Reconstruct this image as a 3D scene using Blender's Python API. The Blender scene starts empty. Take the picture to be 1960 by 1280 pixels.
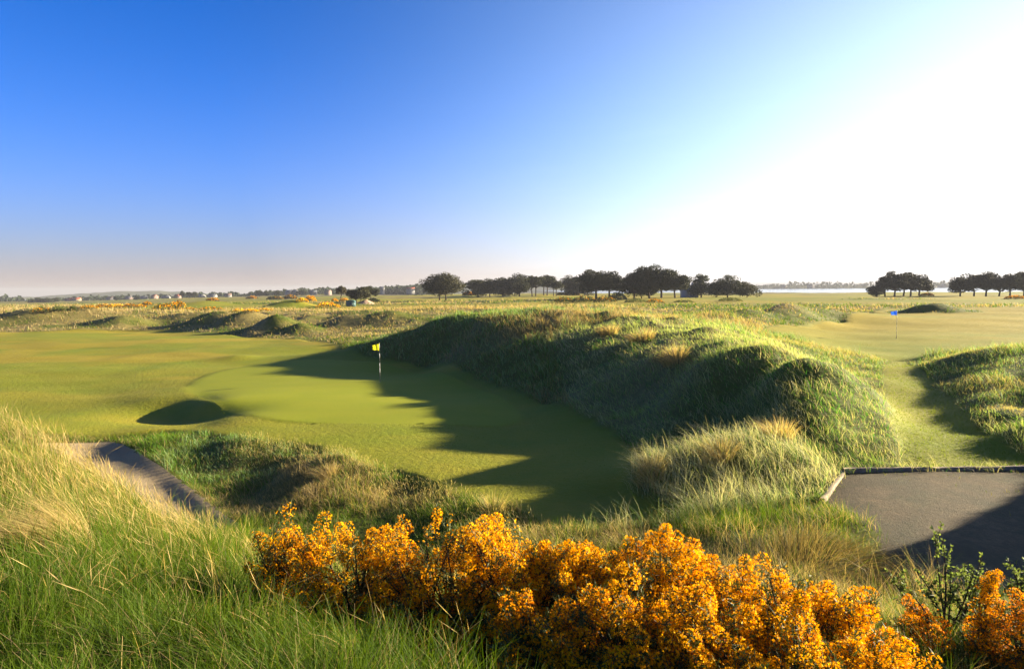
import bpy, math, random
import numpy as np
from mathutils import Matrix, Vector

# ------------------------------------------------------------------ camera, sky, sun, exposure
S = bpy.context.scene
COL = S.collection
CAM_Z = 5.3
K = 1277.0                       # focal length in pixels of the 1960 px wide photograph
PITCH = math.atan(90.0 / K)
ROLL = 0.007
SUN_AZ = math.radians(70.0)      # to the right of the view direction
SUN_EL = math.radians(13.3)
SUN_DIR = np.array([math.sin(SUN_AZ) * math.cos(SUN_EL), math.cos(SUN_AZ) * math.cos(SUN_EL), math.sin(SUN_EL)])

cam_d = bpy.data.cameras.new("camera")
cam_d.sensor_width = 36.0
cam_d.lens = K / 1960.0 * 36.0
cam_d.clip_start = 0.05
cam_d.clip_end = 30000.0
cam = bpy.data.objects.new("camera", cam_d)
COL.objects.link(cam)
CAM_R = Matrix.Rotation(math.pi / 2 - PITCH, 3, 'X') @ Matrix.Rotation(-ROLL, 3, 'Z')
cam.matrix_world = Matrix.Translation((0, 0, CAM_Z)) @ CAM_R.to_4x4()
S.camera = cam

S.view_settings.view_transform = 'Standard'
S.view_settings.look = 'None'
S.view_settings.gamma = 1.0
S.view_settings.exposure = 2.5
S.render.engine = 'CYCLES'
S.cycles.use_denoising = True
S.cycles.max_bounces = 5
S.cycles.diffuse_bounces = 3
S.cycles.glossy_bounces = 2
S.cycles.transmission_bounces = 4
S.cycles.volume_bounces = 0
S.cycles.caustics_reflective = False
S.cycles.caustics_refractive = False

world = bpy.data.worlds.new("World")
S.world = world
world.use_nodes = True
wn, wl = world.node_tree.nodes, world.node_tree.links
wn.clear()


def wnode(t, **kw):
    n = wn.new(t)
    for k, v in kw.items():
        setattr(n, k, v)
    return n


def wmath(op, a, b=0.0):
    n = wnode('ShaderNodeMath', operation=op)
    for i, v in enumerate((a, b)):
        if isinstance(v, (int, float)):
            n.inputs[i].default_value = v
        else:
            wl.new(v, n.inputs[i])
    return n.outputs[0]


def wmix(fac, a, b, mode='MIX'):
    n = wnode('ShaderNodeMix', data_type='RGBA', blend_type=mode)
    for i, v in ((0, fac), (6, a), (7, b)):
        if isinstance(v, (int, float)):
            n.inputs[i].default_value = v
        elif isinstance(v, tuple):
            n.inputs[i].default_value = (*v, 1.0)
        else:
            wl.new(v, n.inputs[i])
    return n.outputs[2]


w_out = wnode('ShaderNodeOutputWorld')
w_bg = wnode('ShaderNodeBackground')
w_sky = wnode('ShaderNodeTexSky', sky_type='NISHITA', sun_disc=False)
w_sky.sun_elevation = SUN_EL
w_sky.sun_rotation = SUN_AZ
w_sky.altitude = 0.0
w_sky.air_density = 1.0
w_sky.dust_density = 0.6
w_sky.ozone_density = 3.0
w_bg.inputs['Strength'].default_value = 0.05
# direction of the sky, angle to the sun and height above the horizon
w_tc = wnode('ShaderNodeTexCoord')
w_dot = wnode('ShaderNodeVectorMath', operation='DOT_PRODUCT')
wl.new(w_tc.outputs['Generated'], w_dot.inputs[0])
w_dot.inputs[1].default_value = tuple(SUN_DIR)
w_cos = wmath('MAXIMUM', w_dot.outputs['Value'], 0.0)
w_sep = wnode('ShaderNodeSeparateXYZ')
wl.new(w_tc.outputs['Generated'], w_sep.inputs[0])
w_el = wmath('MAXIMUM', w_sep.outputs['Z'], 0.0)
SKY_TINT = (0.0, 0.43, 1.10)
w_c = wmix(1.0, w_sky.outputs[0], wmix(w_cos, SKY_TINT, (0.18, 0.38, 0.58)), 'MULTIPLY')
w_v = wmath('SUBTRACT', 1.15, wmath('MULTIPLY', w_el, 0.85))
w_c = wmix(1.0, w_c, w_v, 'MULTIPLY')
# low haze: greyish lavender away from the sun, cream towards it
w_hz = wmix(wmath('POWER', w_cos, 0.8), (2.35, 1.86, 1.70), (5.4, 4.3, 3.6))
w_f = wmath('POWER', 2.718, wmath('MULTIPLY', w_el, wmath('SUBTRACT', -8.4, wmath('MULTIPLY', w_el, 7.0))))
w_c = wmix(w_f, w_c, w_hz)
# broad glare round the low sun
w_g = wmath('MULTIPLY', wmath('MULTIPLY', wmath('POWER', w_cos, 2.2), 8.6), wmath('MAXIMUM', wmath('SUBTRACT', 1.0, wmath('MULTIPLY', w_el, 1.6)), 0.15))
w_gc = wmix(1.0, w_g, wmix(wmath('POWER', w_cos, 1.4), (0.62, 0.86, 1.0), (1.0, 1.0, 0.97)), 'MULTIPLY')
w_c = wmix(1.0, w_c, w_gc, 'ADD')
# a few faint wisps of high cloud on the bright side
w_map = wnode('ShaderNodeMapping')
w_map.inputs['Scale'].default_value = (2.2, 2.2, 26.0)
wl.new(w_tc.outputs['Generated'], w_map.inputs['Vector'])
w_nz = wnode('ShaderNodeTexNoise')
w_nz.inputs['Scale'].default_value = 1.6; w_nz.inputs['Detail'].default_value = 6.0; w_nz.inputs['Roughness'].default_value = 0.62
wl.new(w_map.outputs[0], w_nz.inputs['Vector'])
w_wisp = wmath('MULTIPLY', wmath('MAXIMUM', wmath('SUBTRACT', w_nz.outputs['Fac'], 0.53), 0.0), wmath('MULTIPLY', wmath('MAXIMUM', wmath('SUBTRACT', 1.0, wmath('MULTIPLY', w_el, 3.2)), 0.0), 3.6))
w_wisp = wmath('MULTIPLY', w_wisp, wmath('MULTIPLY', w_cos, w_cos))
w_c = wmix(1.0, w_c, wmix(1.0, w_wisp, (1.0, 0.95, 0.92), 'MULTIPLY'), 'ADD')
wl.new(w_c, w_bg.inputs['Color'])
wl.new(w_bg.outputs[0], w_out.inputs['Surface'])

sun_d = bpy.data.lights.new("sun", 'SUN')
sun_d.energy = 5.0
sun_d.angle = math.radians(0.5)
sun_d.color = (1.0, 0.83, 0.58)
sun = bpy.data.objects.new("sun", sun_d)
COL.objects.link(sun)
sun.rotation_euler = Vector(SUN_DIR).to_track_quat('Z', 'Y').to_euler()

# ------------------------------------------------------------------ helpers
rng = np.random.default_rng(7)


def ray(px, py):
    v = CAM_R @ Vector(((px - 980.0) / K, -(py - 640.0) / K, -1.0))
    return np.array(v)


def P(px, py, d):
    """world point seen at a pixel of the photograph, at distance d along the view axis (world Y)"""
    v = ray(px, py)
    t = d / v[1]
    return (v[0] * t, d, CAM_Z + v[2] * t)


def _hash(ix, iy, seed):
    h = (ix.astype(np.int64) * 374761393 + iy.astype(np.int64) * 668265263 + seed * 974634777) & 0xffffffff
    h = ((h ^ (h >> 13)) * 1274126177) & 0xffffffff
    return ((h ^ (h >> 16)) & 0xffff) / 65535.0


def vnoise(x, y, seed=0):
    x = np.asarray(x, float); y = np.asarray(y, float)
    ix = np.floor(x); iy = np.floor(y)
    fx = x - ix; fy = y - iy
    fx = fx * fx * (3 - 2 * fx); fy = fy * fy * (3 - 2 * fy)
    a = _hash(ix, iy, seed); b = _hash(ix + 1, iy, seed)
    c = _hash(ix, iy + 1, seed); d = _hash(ix + 1, iy + 1, seed)
    return (a * (1 - fx) + b * fx) * (1 - fy) + (c * (1 - fx) + d * fx) * fy


def fbm(x, y, seed=0, oct=3):
    s = 0.0; a = 0.5; n = 0.0
    for i in range(oct):
        s = s + a * vnoise(np.asarray(x) * 2 ** i, np.asarray(y) * 2 ** i, seed + 17 * i)
        n += a; a *= 0.5
    return s / n


def sstep(a, b, x):
    t = np.clip((x - a) / (b - a), 0, 1)
    return t * t * (3 - 2 * t)


def mesh_quads(name, V, Q, colors=None, smooth=False, tris=None):
    """mesh from numpy arrays: V (n,3), Q (m,4) quads, tris (k,3); colors (n,3) -> point attribute 'tint'"""
    V = np.ascontiguousarray(V, np.float32)
    Q = np.zeros((0, 4), np.int32) if Q is None else np.ascontiguousarray(Q, np.int32)
    T = np.zeros((0, 3), np.int32) if tris is None else np.ascontiguousarray(tris, np.int32)
    me = bpy.data.meshes.new(name)
    me.vertices.add(len(V))
    me.vertices.foreach_set('co', V.ravel())
    nl = 4 * len(Q) + 3 * len(T)
    me.loops.add(nl)
    me.loops.foreach_set('vertex_index', np.concatenate([Q.ravel(), T.ravel()]).astype(np.int32))
    me.polygons.add(len(Q) + len(T))
    st = np.concatenate([np.arange(len(Q)) * 4, 4 * len(Q) + np.arange(len(T)) * 3]).astype(np.int32)
    me.polygons.foreach_set('loop_start', st)
    if colors is not None:
        at = me.attributes.new('tint', 'FLOAT_COLOR', 'POINT')
        c = np.ones((len(V), 4), np.float32)
        c[:, :colors.shape[1]] = colors
        at.data.foreach_set('color', c.ravel())
    me.update(calc_edges=True)
    if smooth:
        me.polygons.foreach_set('use_smooth', np.ones(len(me.polygons), bool))
    return me


def link(name, me, mat=None, parent=None, label=None, cat=None, group=None, kind=None, loc=None):
    o = bpy.data.objects.new(name, me)
    COL.objects.link(o)
    if mat is not None and me is not None:
        me.materials.append(mat)
    if parent is not None:
        o.parent = parent
    if loc is not None:
        o.location = loc
    tag(o, label, cat, group, kind)
    return o


def tag(o, label=None, cat=None, group=None, kind=None):
    for k, v in (('label', label), ('category', cat), ('group', group), ('kind', kind)):
        if v is not None:
            o[k] = v
    return o


def thing(name, label, cat, loc, group=None, rz=0.0):
    o = link(name, None, label=label, cat=cat, group=group, loc=loc)
    o.rotation_euler[2] = rz
    return o


class MB:
    """collects simple shapes into one mesh"""
    def __init__(self):
        self.v = []; self.q = []; self.t = []; self.c = []; self.n = 0

    def add(self, V, Q=None, T=None, col=(1, 1, 1)):
        V = np.asarray(V, float)
        if Q is not None and len(Q):
            self.q.append(np.asarray(Q) + self.n)
        if T is not None and len(T):
            self.t.append(np.asarray(T) + self.n)
        c = np.asarray(col, float)
        self.c.append(np.broadcast_to(c, (len(V), 3)) if c.ndim == 1 else c)
        self.v.append(V); self.n += len(V)

    def box(self, c, s, rz=0.0, col=(1, 1, 1)):
        x, y, z = np.array(s) / 2.0
        V = np.array([[a, b, e] for e in (-z, z) for b in (-y, y) for a in (-x, x)], float)
        cs, sn = math.cos(rz), math.sin(rz)
        V = np.c_[V[:, 0] * cs - V[:, 1] * sn, V[:, 0] * sn + V[:, 1] * cs, V[:, 2]] + np.array(c)
        self.add(V, [[0, 2, 3, 1], [4, 5, 7, 6], [0, 1, 5, 4], [2, 6, 7, 3], [0, 4, 6, 2], [1, 3, 7, 5]], col=col)

    def tube(self, pts, rad, n=8, cap=True, col=(1, 1, 1)):
        pts = np.asarray(pts, float); m = len(pts)
        rad = np.broadcast_to(np.asarray(rad, float), (m,))
        tan = np.gradient(pts, axis=0)
        tan /= np.linalg.norm(tan, axis=1)[:, None] + 1e-9
        ref = np.array([1.0, 0, 0]) if abs(tan[0][2]) > 0.7 else np.array([0, 0, 1.0])
        a = np.cross(tan, ref); a /= np.linalg.norm(a, axis=1)[:, None] + 1e-9
        b = np.cross(tan, a)
        th = np.arange(n) * 2 * math.pi / n
        V = pts[:, None, :] + rad[:, None, None] * (a[:, None, :] * np.cos(th)[None, :, None] + b[:, None, :] * np.sin(th)[None, :, None])
        V = V.reshape(-1, 3)
        Q = []
        for i in range(m - 1):
            for j in range(n):
                k = (j + 1) % n
                Q.append([i * n + j, i * n + k, (i + 1) * n + k, (i + 1) * n + j])
        T = []
        if cap:
            V = np.vstack([V, pts[0], pts[-1]])
            for j in range(n):
                k = (j + 1) % n
                T.append([m * n, k, j]); T.append([m * n + 1, (m - 1) * n + j, (m - 1) * n + k])
        self.add(V, Q, T, col)

    def mesh(self, name, smooth=False):
        V = np.vstack(self.v)
        Q = np.vstack(self.q) if self.q else None
        T = np.vstack(self.t) if self.t else None
        return mesh_quads(name, V, Q, np.vstack(self.c), smooth, T)


# ------------------------------------------------------------------ materials
class Mat:
    def __init__(self, name):
        self.m = bpy.data.materials.new(name)
        self.m.use_nodes = True
        self.n = self.m.node_tree.nodes; self.l = self.m.node_tree.links
        self.n.clear()
        self.out = self.n.new('ShaderNodeOutputMaterial')

    def new(self, t, **kw):
        n = self.n.new(t)
        for k, v in kw.items():
            setattr(n, k, v)
        return n

    def link(self, a, b):
        self.l.new(a, b)

    def attr(self, name):
        return self.new('ShaderNodeAttribute', attribute_name=name)

    def noise(self, scale, detail=3.0, rough=0.55, vec=None, lo=0.3, hi=0.7, sx=None):
        tc = self.new('ShaderNodeNewGeometry').outputs['Position']
        if sx is not None:
            mp = self.new('ShaderNodeMapping'); mp.inputs['Scale'].default_value = sx
            self.link(tc, mp.inputs['Vector']); tc = mp.outputs[0]
        nz = self.new('ShaderNodeTexNoise')
        nz.inputs['Scale'].default_value = scale
        nz.inputs['Detail'].default_value = detail
        nz.inputs['Roughness'].default_value = rough
        self.link(tc, nz.inputs['Vector'])
        mr = self.new('ShaderNodeMapRange')
        mr.inputs['From Min'].default_value = lo; mr.inputs['From Max'].default_value = hi
        self.link(nz.outputs['Fac'], mr.inputs['Value'])
        return mr.outputs[0]

    def mix(self, fac, a, b, mode='MIX'):
        mx = self.new('ShaderNodeMix', data_type='RGBA', blend_type=mode)
        for s, v in ((0, fac), (6, a), (7, b)):
            if isinstance(v, (int, float)):
                mx.inputs[s].default_value = v
            elif isinstance(v, tuple):
                mx.inputs[s].default_value = (*v, 1.0)
            else:
                self.link(v, mx.inputs[s])
        return mx.outputs[2]

    def math(self, op, a, b=0.0):
        n = self.new('ShaderNodeMath', operation=op)
        for i, v in enumerate((a, b)):
            if isinstance(v, (int, float)):
                n.inputs[i].default_value = v
            else:
                self.link(v, n.inputs[i])
        return n.outputs[0]

    def principled(self, col, rough=0.7, spec=0.3, bump=None, bump_s=0.3, bump_d=0.02, metal=0.0):
        b = self.new('ShaderNodeBsdfPrincipled')
        if isinstance(col, tuple):
            b.inputs['Base Color'].default_value = (*col, 1)
        else:
            self.link(col, b.inputs['Base Color'])
        b.inputs['Roughness'].default_value = rough
        b.inputs['Specular IOR Level'].default_value = spec
        b.inputs['Metallic'].default_value = metal
        if bump is not None:
            bn = self.new('ShaderNodeBump')
            bn.inputs['Strength'].default_value = bump_s
            bn.inputs['Distance'].default_value = bump_d
            self.link(bump, bn.inputs['Height'])
            self.link(bn.outputs[0], b.inputs['Normal'])
        return b.outputs[0]

    def done(self, sh):
        self.link(sh, self.out.inputs['Surface'])
        return self.m


def leaf_mat(name, trans=0.4, rough=0.5, spec=0.25, tint=(1, 1, 1), tcol=(1.0, 1.0, 0.6)):
    m = Mat(name)
    c = m.attr('tint').outputs['Color']
    if tint != (1, 1, 1):
        c = m.mix(1.0, c, tint, 'MULTIPLY')
    p = m.principled(c, rough, spec)
    t = m.new('ShaderNodeBsdfTranslucent')
    m.link(m.mix(1.0, c, tcol, 'MULTIPLY'), t.inputs['Color'])
    mx = m.new('ShaderNodeMixShader')
    mx.inputs[0].default_value = trans
    m.link(p, mx.inputs[1]); m.link(t.outputs[0], mx.inputs[2])
    return m.done(mx.outputs[0])


def tint_mat(name, rough=0.8, spec=0.2, nscale=None, amt=0.25, metal=0.0):
    m = Mat(name)
    c = m.attr('tint').outputs['Color']
    b = None
    if nscale:
        b = m.noise(nscale)
        c = m.mix(m.math('MULTIPLY', b, amt), c, (0.0, 0.0, 0.0))
    return m.done(m.principled(c, rough, spec, bump=b, metal=metal))


M_GRASS = leaf_mat('grass_blades', 0.5, 0.6, 0.15, tcol=(1.05, 1.0, 0.55))
M_FOL = leaf_mat('pine_needles', 0.15, 0.7, 0.15)
M_FLOWER = leaf_mat('gorse_petals', 0.3, 0.7, 0.05, tcol=(1.0, 0.85, 0.5))
M_SPINE = leaf_mat('gorse_spines', 0.2, 0.6, 0.2)
M_BARK = tint_mat('bark', 0.9, 0.1, 3.0, 0.5)
M_PLAIN = tint_mat('painted', 0.5, 0.4, 8.0, 0.12)
M_CLOTH = leaf_mat('flag_cloth', 0.35, 0.7, 0.1, tcol=(1, 1, 1))
M_WOOD = tint_mat('weathered_wood', 0.85, 0.2, 9.0, 0.45)
M_HOUSE = tint_mat('house_plaster', 0.8, 0.2, 0.6, 0.2)


def turf_mat():
    m = Mat('turf')
    z = m.attr('zone').outputs['Color']
    sp = m.new('ShaderNodeSeparateColor'); m.link(z, sp.inputs[0])
    mown, straw, putt = sp.outputs[0], sp.outputs[1], sp.outputs[2]
    n_big = m.noise(0.09, 4, 0.6, lo=0.32, hi=0.68)
    n_mid = m.noise(0.55, 4, 0.6, sx=(0.6, 1.0, 1.0))
    n_fine = m.noise(5.0, 4, 0.7)
    n_tiny = m.noise(38.0, 3, 0.7, lo=0.25, hi=0.75)
    # mown fairway turf: green with worn yellowish patches
    fair = m.mix(n_big, (0.185, 0.205, 0.010), (0.275, 0.225, 0.020))
    fair = m.mix(m.math('MULTIPLY', n_mid, 0.45), fair, (0.150, 0.195, 0.009))
    fair = m.mix(m.math('MULTIPLY', n_fine, 0.22), fair, (0.10, 0.14, 0.006))
    n_pat = m.noise(0.17, 5, 0.65, lo=0.5, hi=0.72)
    fair = m.mix(m.math('MULTIPLY', n_pat, 0.55), fair, (0.085, 0.150, 0.007))
    fair = m.mix(m.math('MULTIPLY', straw, 0.8), fair, (0.30, 0.225, 0.020))
    green = m.mix(n_mid, (0.195, 0.225, 0.009), (0.225, 0.240, 0.012))
    green = m.mix(m.math('MULTIPLY', n_fine, 0.10), green, (0.15, 0.19, 0.008))
    rough = m.mix(n_mid, (0.075, 0.105, 0.010), (0.165, 0.145, 0.026))
    rough = m.mix(m.math('MULTIPLY', n_fine, 0.6), rough, (0.035, 0.055, 0.010))
    dry = m.mix(n_fine, (0.30, 0.22, 0.09), (0.17, 0.14, 0.05))
    c = m.mix(straw, rough, dry)
    c = m.mix(mown, c, fair)
    c = m.mix(putt, c, green)
    c = m.mix(m.math('MULTIPLY', n_tiny, 0.26), c, (0.03, 0.05, 0.006))
    h = m.math('ADD', m.math('MULTIPLY', n_tiny, 0.35), n_fine)
    b = m.new('ShaderNodeBsdfPrincipled')
    m.link(c, b.inputs['Base Color'])
    b.inputs['Roughness'].default_value = 0.85
    b.inputs['Specular IOR Level'].default_value = 0.12
    bn = m.new('ShaderNodeBump')
    inv = m.math('SUBTRACT', 1.0, m.math('MULTIPLY', putt, 0.75))
    m.link(m.math('MULTIPLY', inv, 0.5), bn.inputs['Strength'])
    bn.inputs['Distance'].default_value = 0.05
    m.link(h, bn.inputs['Height']); m.link(bn.outputs[0], b.inputs['Normal'])
    return m.done(b.outputs[0])


def sand_mat(name, a, b_, dark, scale, moss=None):
    m = Mat(name)
    n1 = m.noise(0.7 * scale, 4); n2 = m.noise(14 * scale, 4, 0.7); n3 = m.noise(70 * scale, 2, 0.7)
    c = m.mix(n1, a, b_)
    c = m.mix(m.math('MULTIPLY', n2, 0.45), c, dark)
    c = m.mix(m.math('MULTIPLY', n3, 0.4), c, dark)
    if moss is not None:
        c = m.mix(m.math('MULTIPLY', m.math('MULTIPLY', m.noise(0.9, 5, 0.65, lo=0.48, hi=0.68), n2), 0.9), c, moss)
        n4 = m.noise(5.0, 3, 0.6)
        c = m.mix(m.math('MULTIPLY', n4, 0.5), c, dark)
    h = m.math('ADD', n2, m.math('MULTIPLY', n3, 0.6))
    return m.done(m.principled(c, 0.9, 0.15, bump=h, bump_s=0.6, bump_d=0.025))


M_TURF = turf_mat()
M_SAND = sand_mat('bunker_sand', (0.42, 0.33, 0.19), (0.32, 0.25, 0.15), (0.18, 0.14, 0.08), 1.0)
M_GRAVEL = sand_mat('fine_gravel', (0.185, 0.132, 0.074), (0.082, 0.068, 0.040), (0.036, 0.036, 0.022), 1.0, (0.050, 0.062, 0.030))

# ------------------------------------------------------------------ terrain height: scattered control points
W = []            # direct world points (x, y, z)
W += [(-12, -10, 3.4), (0, -10, 3.5), (12, -10, 3.3), (0, 0, 3.55), (-4, 0, 3.7), (4, 0, 3.3), (-8, 0, 3.9), (10, 0, 2.8), (18, -2, 2.4), (-20, 0, 3.9), (-14, 6, 3.9)]
PX = []           # points given as seen in the photograph: px, py, depth
PX += [(0, 838, 9.5), (100, 862, 9.3), (200, 918, 9.0), (300, 985, 8.5), (420, 1070, 7.2), (500, 1150, 6.0), (600, 1215, 5.0), (750, 1280, 4.2), (900, 1305, 3.6),
       (0, 1000, 6.5), (0, 1280, 3.2), (300, 1290, 3.1), (300, 1110, 4.8), (150, 1100, 5.0), (600, 1290, 3.1), (900, 1340, 3.0), (-300, 830, 9.5), (-300, 1100, 5.0)]
W += [(-14, 15, 1.0), (-9, 11.5, 1.0), (-5, 10, 1.0), (-2, 8.5, 1.4), (1, 7.5, 1.5), (4, 7.5, 1.4), (-4, 13.2, -.5), (0, 11, 0.0), (-22, 14, 1.5)]
W += [(-18.5, 24, -.1), (-11.6, 16.0, -.2), (-8.4, 14.2, -.3), (-15, 19.5, -.15)]
PX += [(192, 846, 25.0), (300, 895, 21.3), (430, 990, 17.0), (540, 1010, 16.2), (238, 853, 24.4), (330, 908, 20.9)]
# bank between bunker and green
PX += [(250, 832, 25.5), (330, 835, 24.5), (450, 852, 22.8), (600, 880, 20.7), (750, 922, 18.1), (900, 970, 16.0), (1000, 1002, 14.7), (1100, 1017, 13.8), (1250, 1007, 13.3), (1400, 985, 13.2), (1560, 962, 13.6),
       (380, 878, 22.4), (450, 903, 20.6), (560, 945, 18.3), (650, 980, 16.7), (800, 1010, 15.0)]
# gorse slope
W += [(0, 4.5, 2.6), (2, 4.5, 2.4), (-1.5, 5, 2.7), (0, 3, 3.2), (2, 3, 2.9), (3, 4, 2.5), (4, 5, 2.3), (0, 6, 2.0), (2, 6, 1.8), (-2.5, 6.2, 2.5), (6, 6, 1.9), (5, 8, 1.2)]
PX += [(1850, 1300, 4.4), (1960, 1230, 5.0), (1600, 1080, 10.2), (1450, 1040, 11.3), (1690, 1120, 9.4)]
# gravel pad and mown path
W += [(8, 15, .92), (12, 15, .85), (14, 15, .9), (9, 12, .85), (12, 12, .85), (8, 9.8, .85), (11, 9, .85), (14, 11, .95), (7, 13.5, .92), (13.5, 9, .95),
      (10, 16.0, .93), (12.2, 16.0, .9), (10, 17.2, 1.02), (12.8, 17.2, 1.0), (11, 19, 1.12), (14, 19.5, 1.12), (13, 23, 1.12), (16, 24, 1.15), (16, 28, 1.2), (18.5, 29, 1.2), (18, 32, 1.2), (21, 34, 1.2), (14.3, 20.6, 1.1), (16.5, 25, 1.13), (18.6, 28.6, 1.18), (15.1, 20.3, 1.5), (17.35, 24.6, 1.55), (19.5, 28.2, 1.6), (14, 26.5, 1.15), (16, 31, 1.2), (12.2, 21, 1.12), (10.4, 17.8, 1.08), (16.2, 22.4, 1.52), (18.4, 26.4, 1.58), (13.9, 18.2, 1.45), (20.8, 30.5, 1.65), (15.4, 22.8, 1.12), (17.5, 26.8, 1.15), (13.1, 18.5, 1.07), (19.8, 31, 1.2)]
# right mound
PX += [(1795, 688, 35), (1830, 678, 33), (1880, 671, 31.5), (1960, 674, 30), (1850, 735, 26), (1900, 745, 24.2), (1960, 785, 20.8), (1960, 725, 25), (1800, 742, 27.5), (1905, 838, 18.8), (1766, 698, 36)]
W += [(22, 24, 2.5), (25, 20, 2.7), (19.5, 18, 2.2), (26, 28, 2.5), (27, 41, 1.3), (22, 39, 1.25), (16.9, 14.0, 4.0), (17.6, 12.4, 3.8), (21, 11.5, 3.3), (24, 13, 3.3), (17, 9.8, 2.0), (14.6, 13.5, 1.6), (30, 18, 3.2), (40, 30, 2.2)]
# second green and fairway to the right
W += [(22, 42, 1.2), (30, 45, 1.2), (40, 48, 1.2), (24, 52, 1.2), (30.5, 53, 1.2), (36, 55, 1.2), (50, 55, 1.2), (30, 65, 1.15), (45, 70, 1.1), (60, 70, 1.2), (25, 72, 1.2), (40, 85, 0.95), (55, 90, 1), (75, 90, 1.1), (64, 108, 1.0), (90, 110, 1.3), (60, 140, 1.4)]
# dune beyond, right
PX += [(1500, 574, 72), (1420, 592, 66), (1340, 603, 60), (1580, 588, 76), (1650, 600, 82), (1500, 614, 64), (1600, 615, 72), (1440, 630, 52), (1560, 640, 52)]
# main dune: crest, brow, foot, face
PX += [(640, 668, 54), (690, 666, 52), (760, 642, 52), (830, 618, 52), (900, 600, 52), (980, 597, 50), (1080, 597, 48), (1200, 601, 45), (1290, 622, 39), (1400, 645, 31.8), (1480, 669, 26.8), (1540, 692, 23.0), (1610, 716, 22.0), (1650, 733, 21.4)]
PX += [(1000, 606, 47), (1100, 622, 43), (1130, 648, 37), (1200, 688, 30), (1350, 690, 25.6), (1500, 712, 21.9)]
PX += [(700, 684, 49), (830, 694, 46), (920, 723, 38), (1050, 773, 30), (1150, 816, 24.8), (1240, 863, 21.0), (1400, 838, 21), (1350, 832, 21.5), (1000, 680, 38.5), (1250, 770, 26), (1400, 770, 23.4), (1500, 782, 20.2), (900, 650, 45), (1100, 720, 33)]
PX += [(1600, 780, 19.5), (1660, 805, 19.2), (1690, 852, 17.8), (1600, 850, 17.7), (1540, 841, 18.2), (1650, 897, 16.0)]
PX += [(1240, 893, 16.6), (1370, 868, 16.8), (1480, 850, 17.2), (1200, 938, 16.5), (1300, 968, 15.2), (1400, 952, 15), (1500, 925, 15.3), (1270, 978, 14.9)]
W += [(-2, 62, 1.2), (-12, 64, 0.6), (10, 58, 2.4), (16, 48, 2.2), (20, 40, 1.5), (-20, 60, .0)]
# green
W += [(-16, 36, -0.05), (-8, 38, 0), (-12, 30, .02), (-6, 30, 0), (-2, 30, 0), (-8, 26, 0), (-3, 24, 0), (0, 20, 0), (1, 17, 0), (2, 20, .0), (-1, 36, 0), (-5, 44, 0), (-12, 46, 0), (-20, 50, -.15)]
# lower apron left of the green, with the hollow
PX += [(345, 756, 34), (392, 776, 30.5), (440, 799, 27.5), (306, 800, 31.4), (335, 808, 30.3), (370, 802, 30.2), (400, 807, 28.9), (200, 760, 36), (100, 700, 49), (250, 720, 43), (250, 690, 52), (150, 800, 30), (230, 822, 27.2), (300, 816, 28), (290, 770, 33), (380, 820, 26.5)]
PX += [(0, 700, 49), (-200, 720, 45), (0, 760, 36), (-200, 800, 30), (60, 720, 44)]
# far fairway left, dunes behind it
PX += [(300, 650, 73), (100, 640, 81), (500, 660, 65), (600, 650, 70), (650, 674, 56), (-100, 640, 82), (430, 655, 68)]
PX += [(100, 630, 91), (300, 622, 101), (500, 640, 80), (0, 630, 92), (400, 628, 92)]
PX += [(60, 602, 106), (170, 600, 108), (300, 600, 110), (400, 604, 106), (480, 602, 100), (600, 606, 94), (560, 622, 86), (620, 626, 87), (700, 608, 90), (760, 602, 92), (820, 599, 92), (-100, 605, 105)]
PX += [(100, 592, 140), (300, 593, 140), (500, 592, 135), (700, 594, 125), (850, 592, 120), (1000, 590, 110), (1150, 589, 105), (-200, 596, 140)]
PX += [(100, 584, 220), (300, 585, 200), (500, 585, 180), (700, 584, 170), (850, 580, 200), (1000, 580, 180), (1150, 578, 165), (1300, 580, 150), (1400, 582, 140)]
PX += [(0, 585, 380), (150, 580, 560), (300, 576, 560), (500, 569, 560), (740, 562, 620), (850, 566, 340), (1000, 566, 330), (1150, 568, 260), (1300, 570, 230), (1430, 570, 230), (1600, 571, 200), (1700, 570, 200), (1900, 571, 195), (2100, 572, 195), (1600, 563, 360), (1800, 563, 330), (2050, 564, 330), (0, 578, 700), (-300, 588, 500)]
PX += [(500, 563, 900), (700, 558, 900), (200, 573, 900)]
CP = np.array(W + [P(*p) for p in PX])


def warp(x, y):
    d = np.maximum(y + 12.0, 2.0)
    return np.stack([np.clip(1.3 * x / d, -3.0, 3.0), 1.3 * np.log(d)], -1)


def _kern(r2):
    return -np.sqrt(r2 + 0.03 ** 2)


_cw = warp(CP[:, 0], CP[:, 1])
_n = len(CP)
_A = _kern(((_cw[:, None] - _cw[None]) ** 2).sum(-1)) + np.eye(_n) * 3e-3
_M = np.zeros((_n + 1, _n + 1)); _M[:_n, :_n] = _A; _M[:_n, _n] = 1; _M[_n, :_n] = 1
_sol = np.linalg.solve(_M, np.r_[CP[:, 2], 0.0])

BUMPS = []        # extra gaussian mounds: px, distance -> x, y, height, rx, ry
for px, d, h, rx, ry in ((1795, 101, 1.2, 3.6, 3.0), (1760, 101, 0.5, 3.0, 2.2), (240, 99, 1.7, 4.0, 3.6), (150, 106, 1.2, 6.0, 3.0), (405, 97, 1.5, 3.4, 3.0), (345, 104, 1.0, 4.0, 3.0), (525, 84, 1.7, 3.0, 2.6), (462, 93, 1.4, 3.0, 2.6), (578, 80, 1.0, 2.4, 2.6),
                         (655, 85, 1.4, 3.0, 2.5), (735, 86, 1.3, 3.5, 3.0), (45, 102, 1.4, 5, 4), (560, 150, 1.8, 6, 5), (395, 185, 1.6, 7, 6), (455, 53, 0.28, 1.6, 1.6)):
    q = P(px, 600, d)
    BUMPS.append((q[0], d, h, rx, ry))


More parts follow.
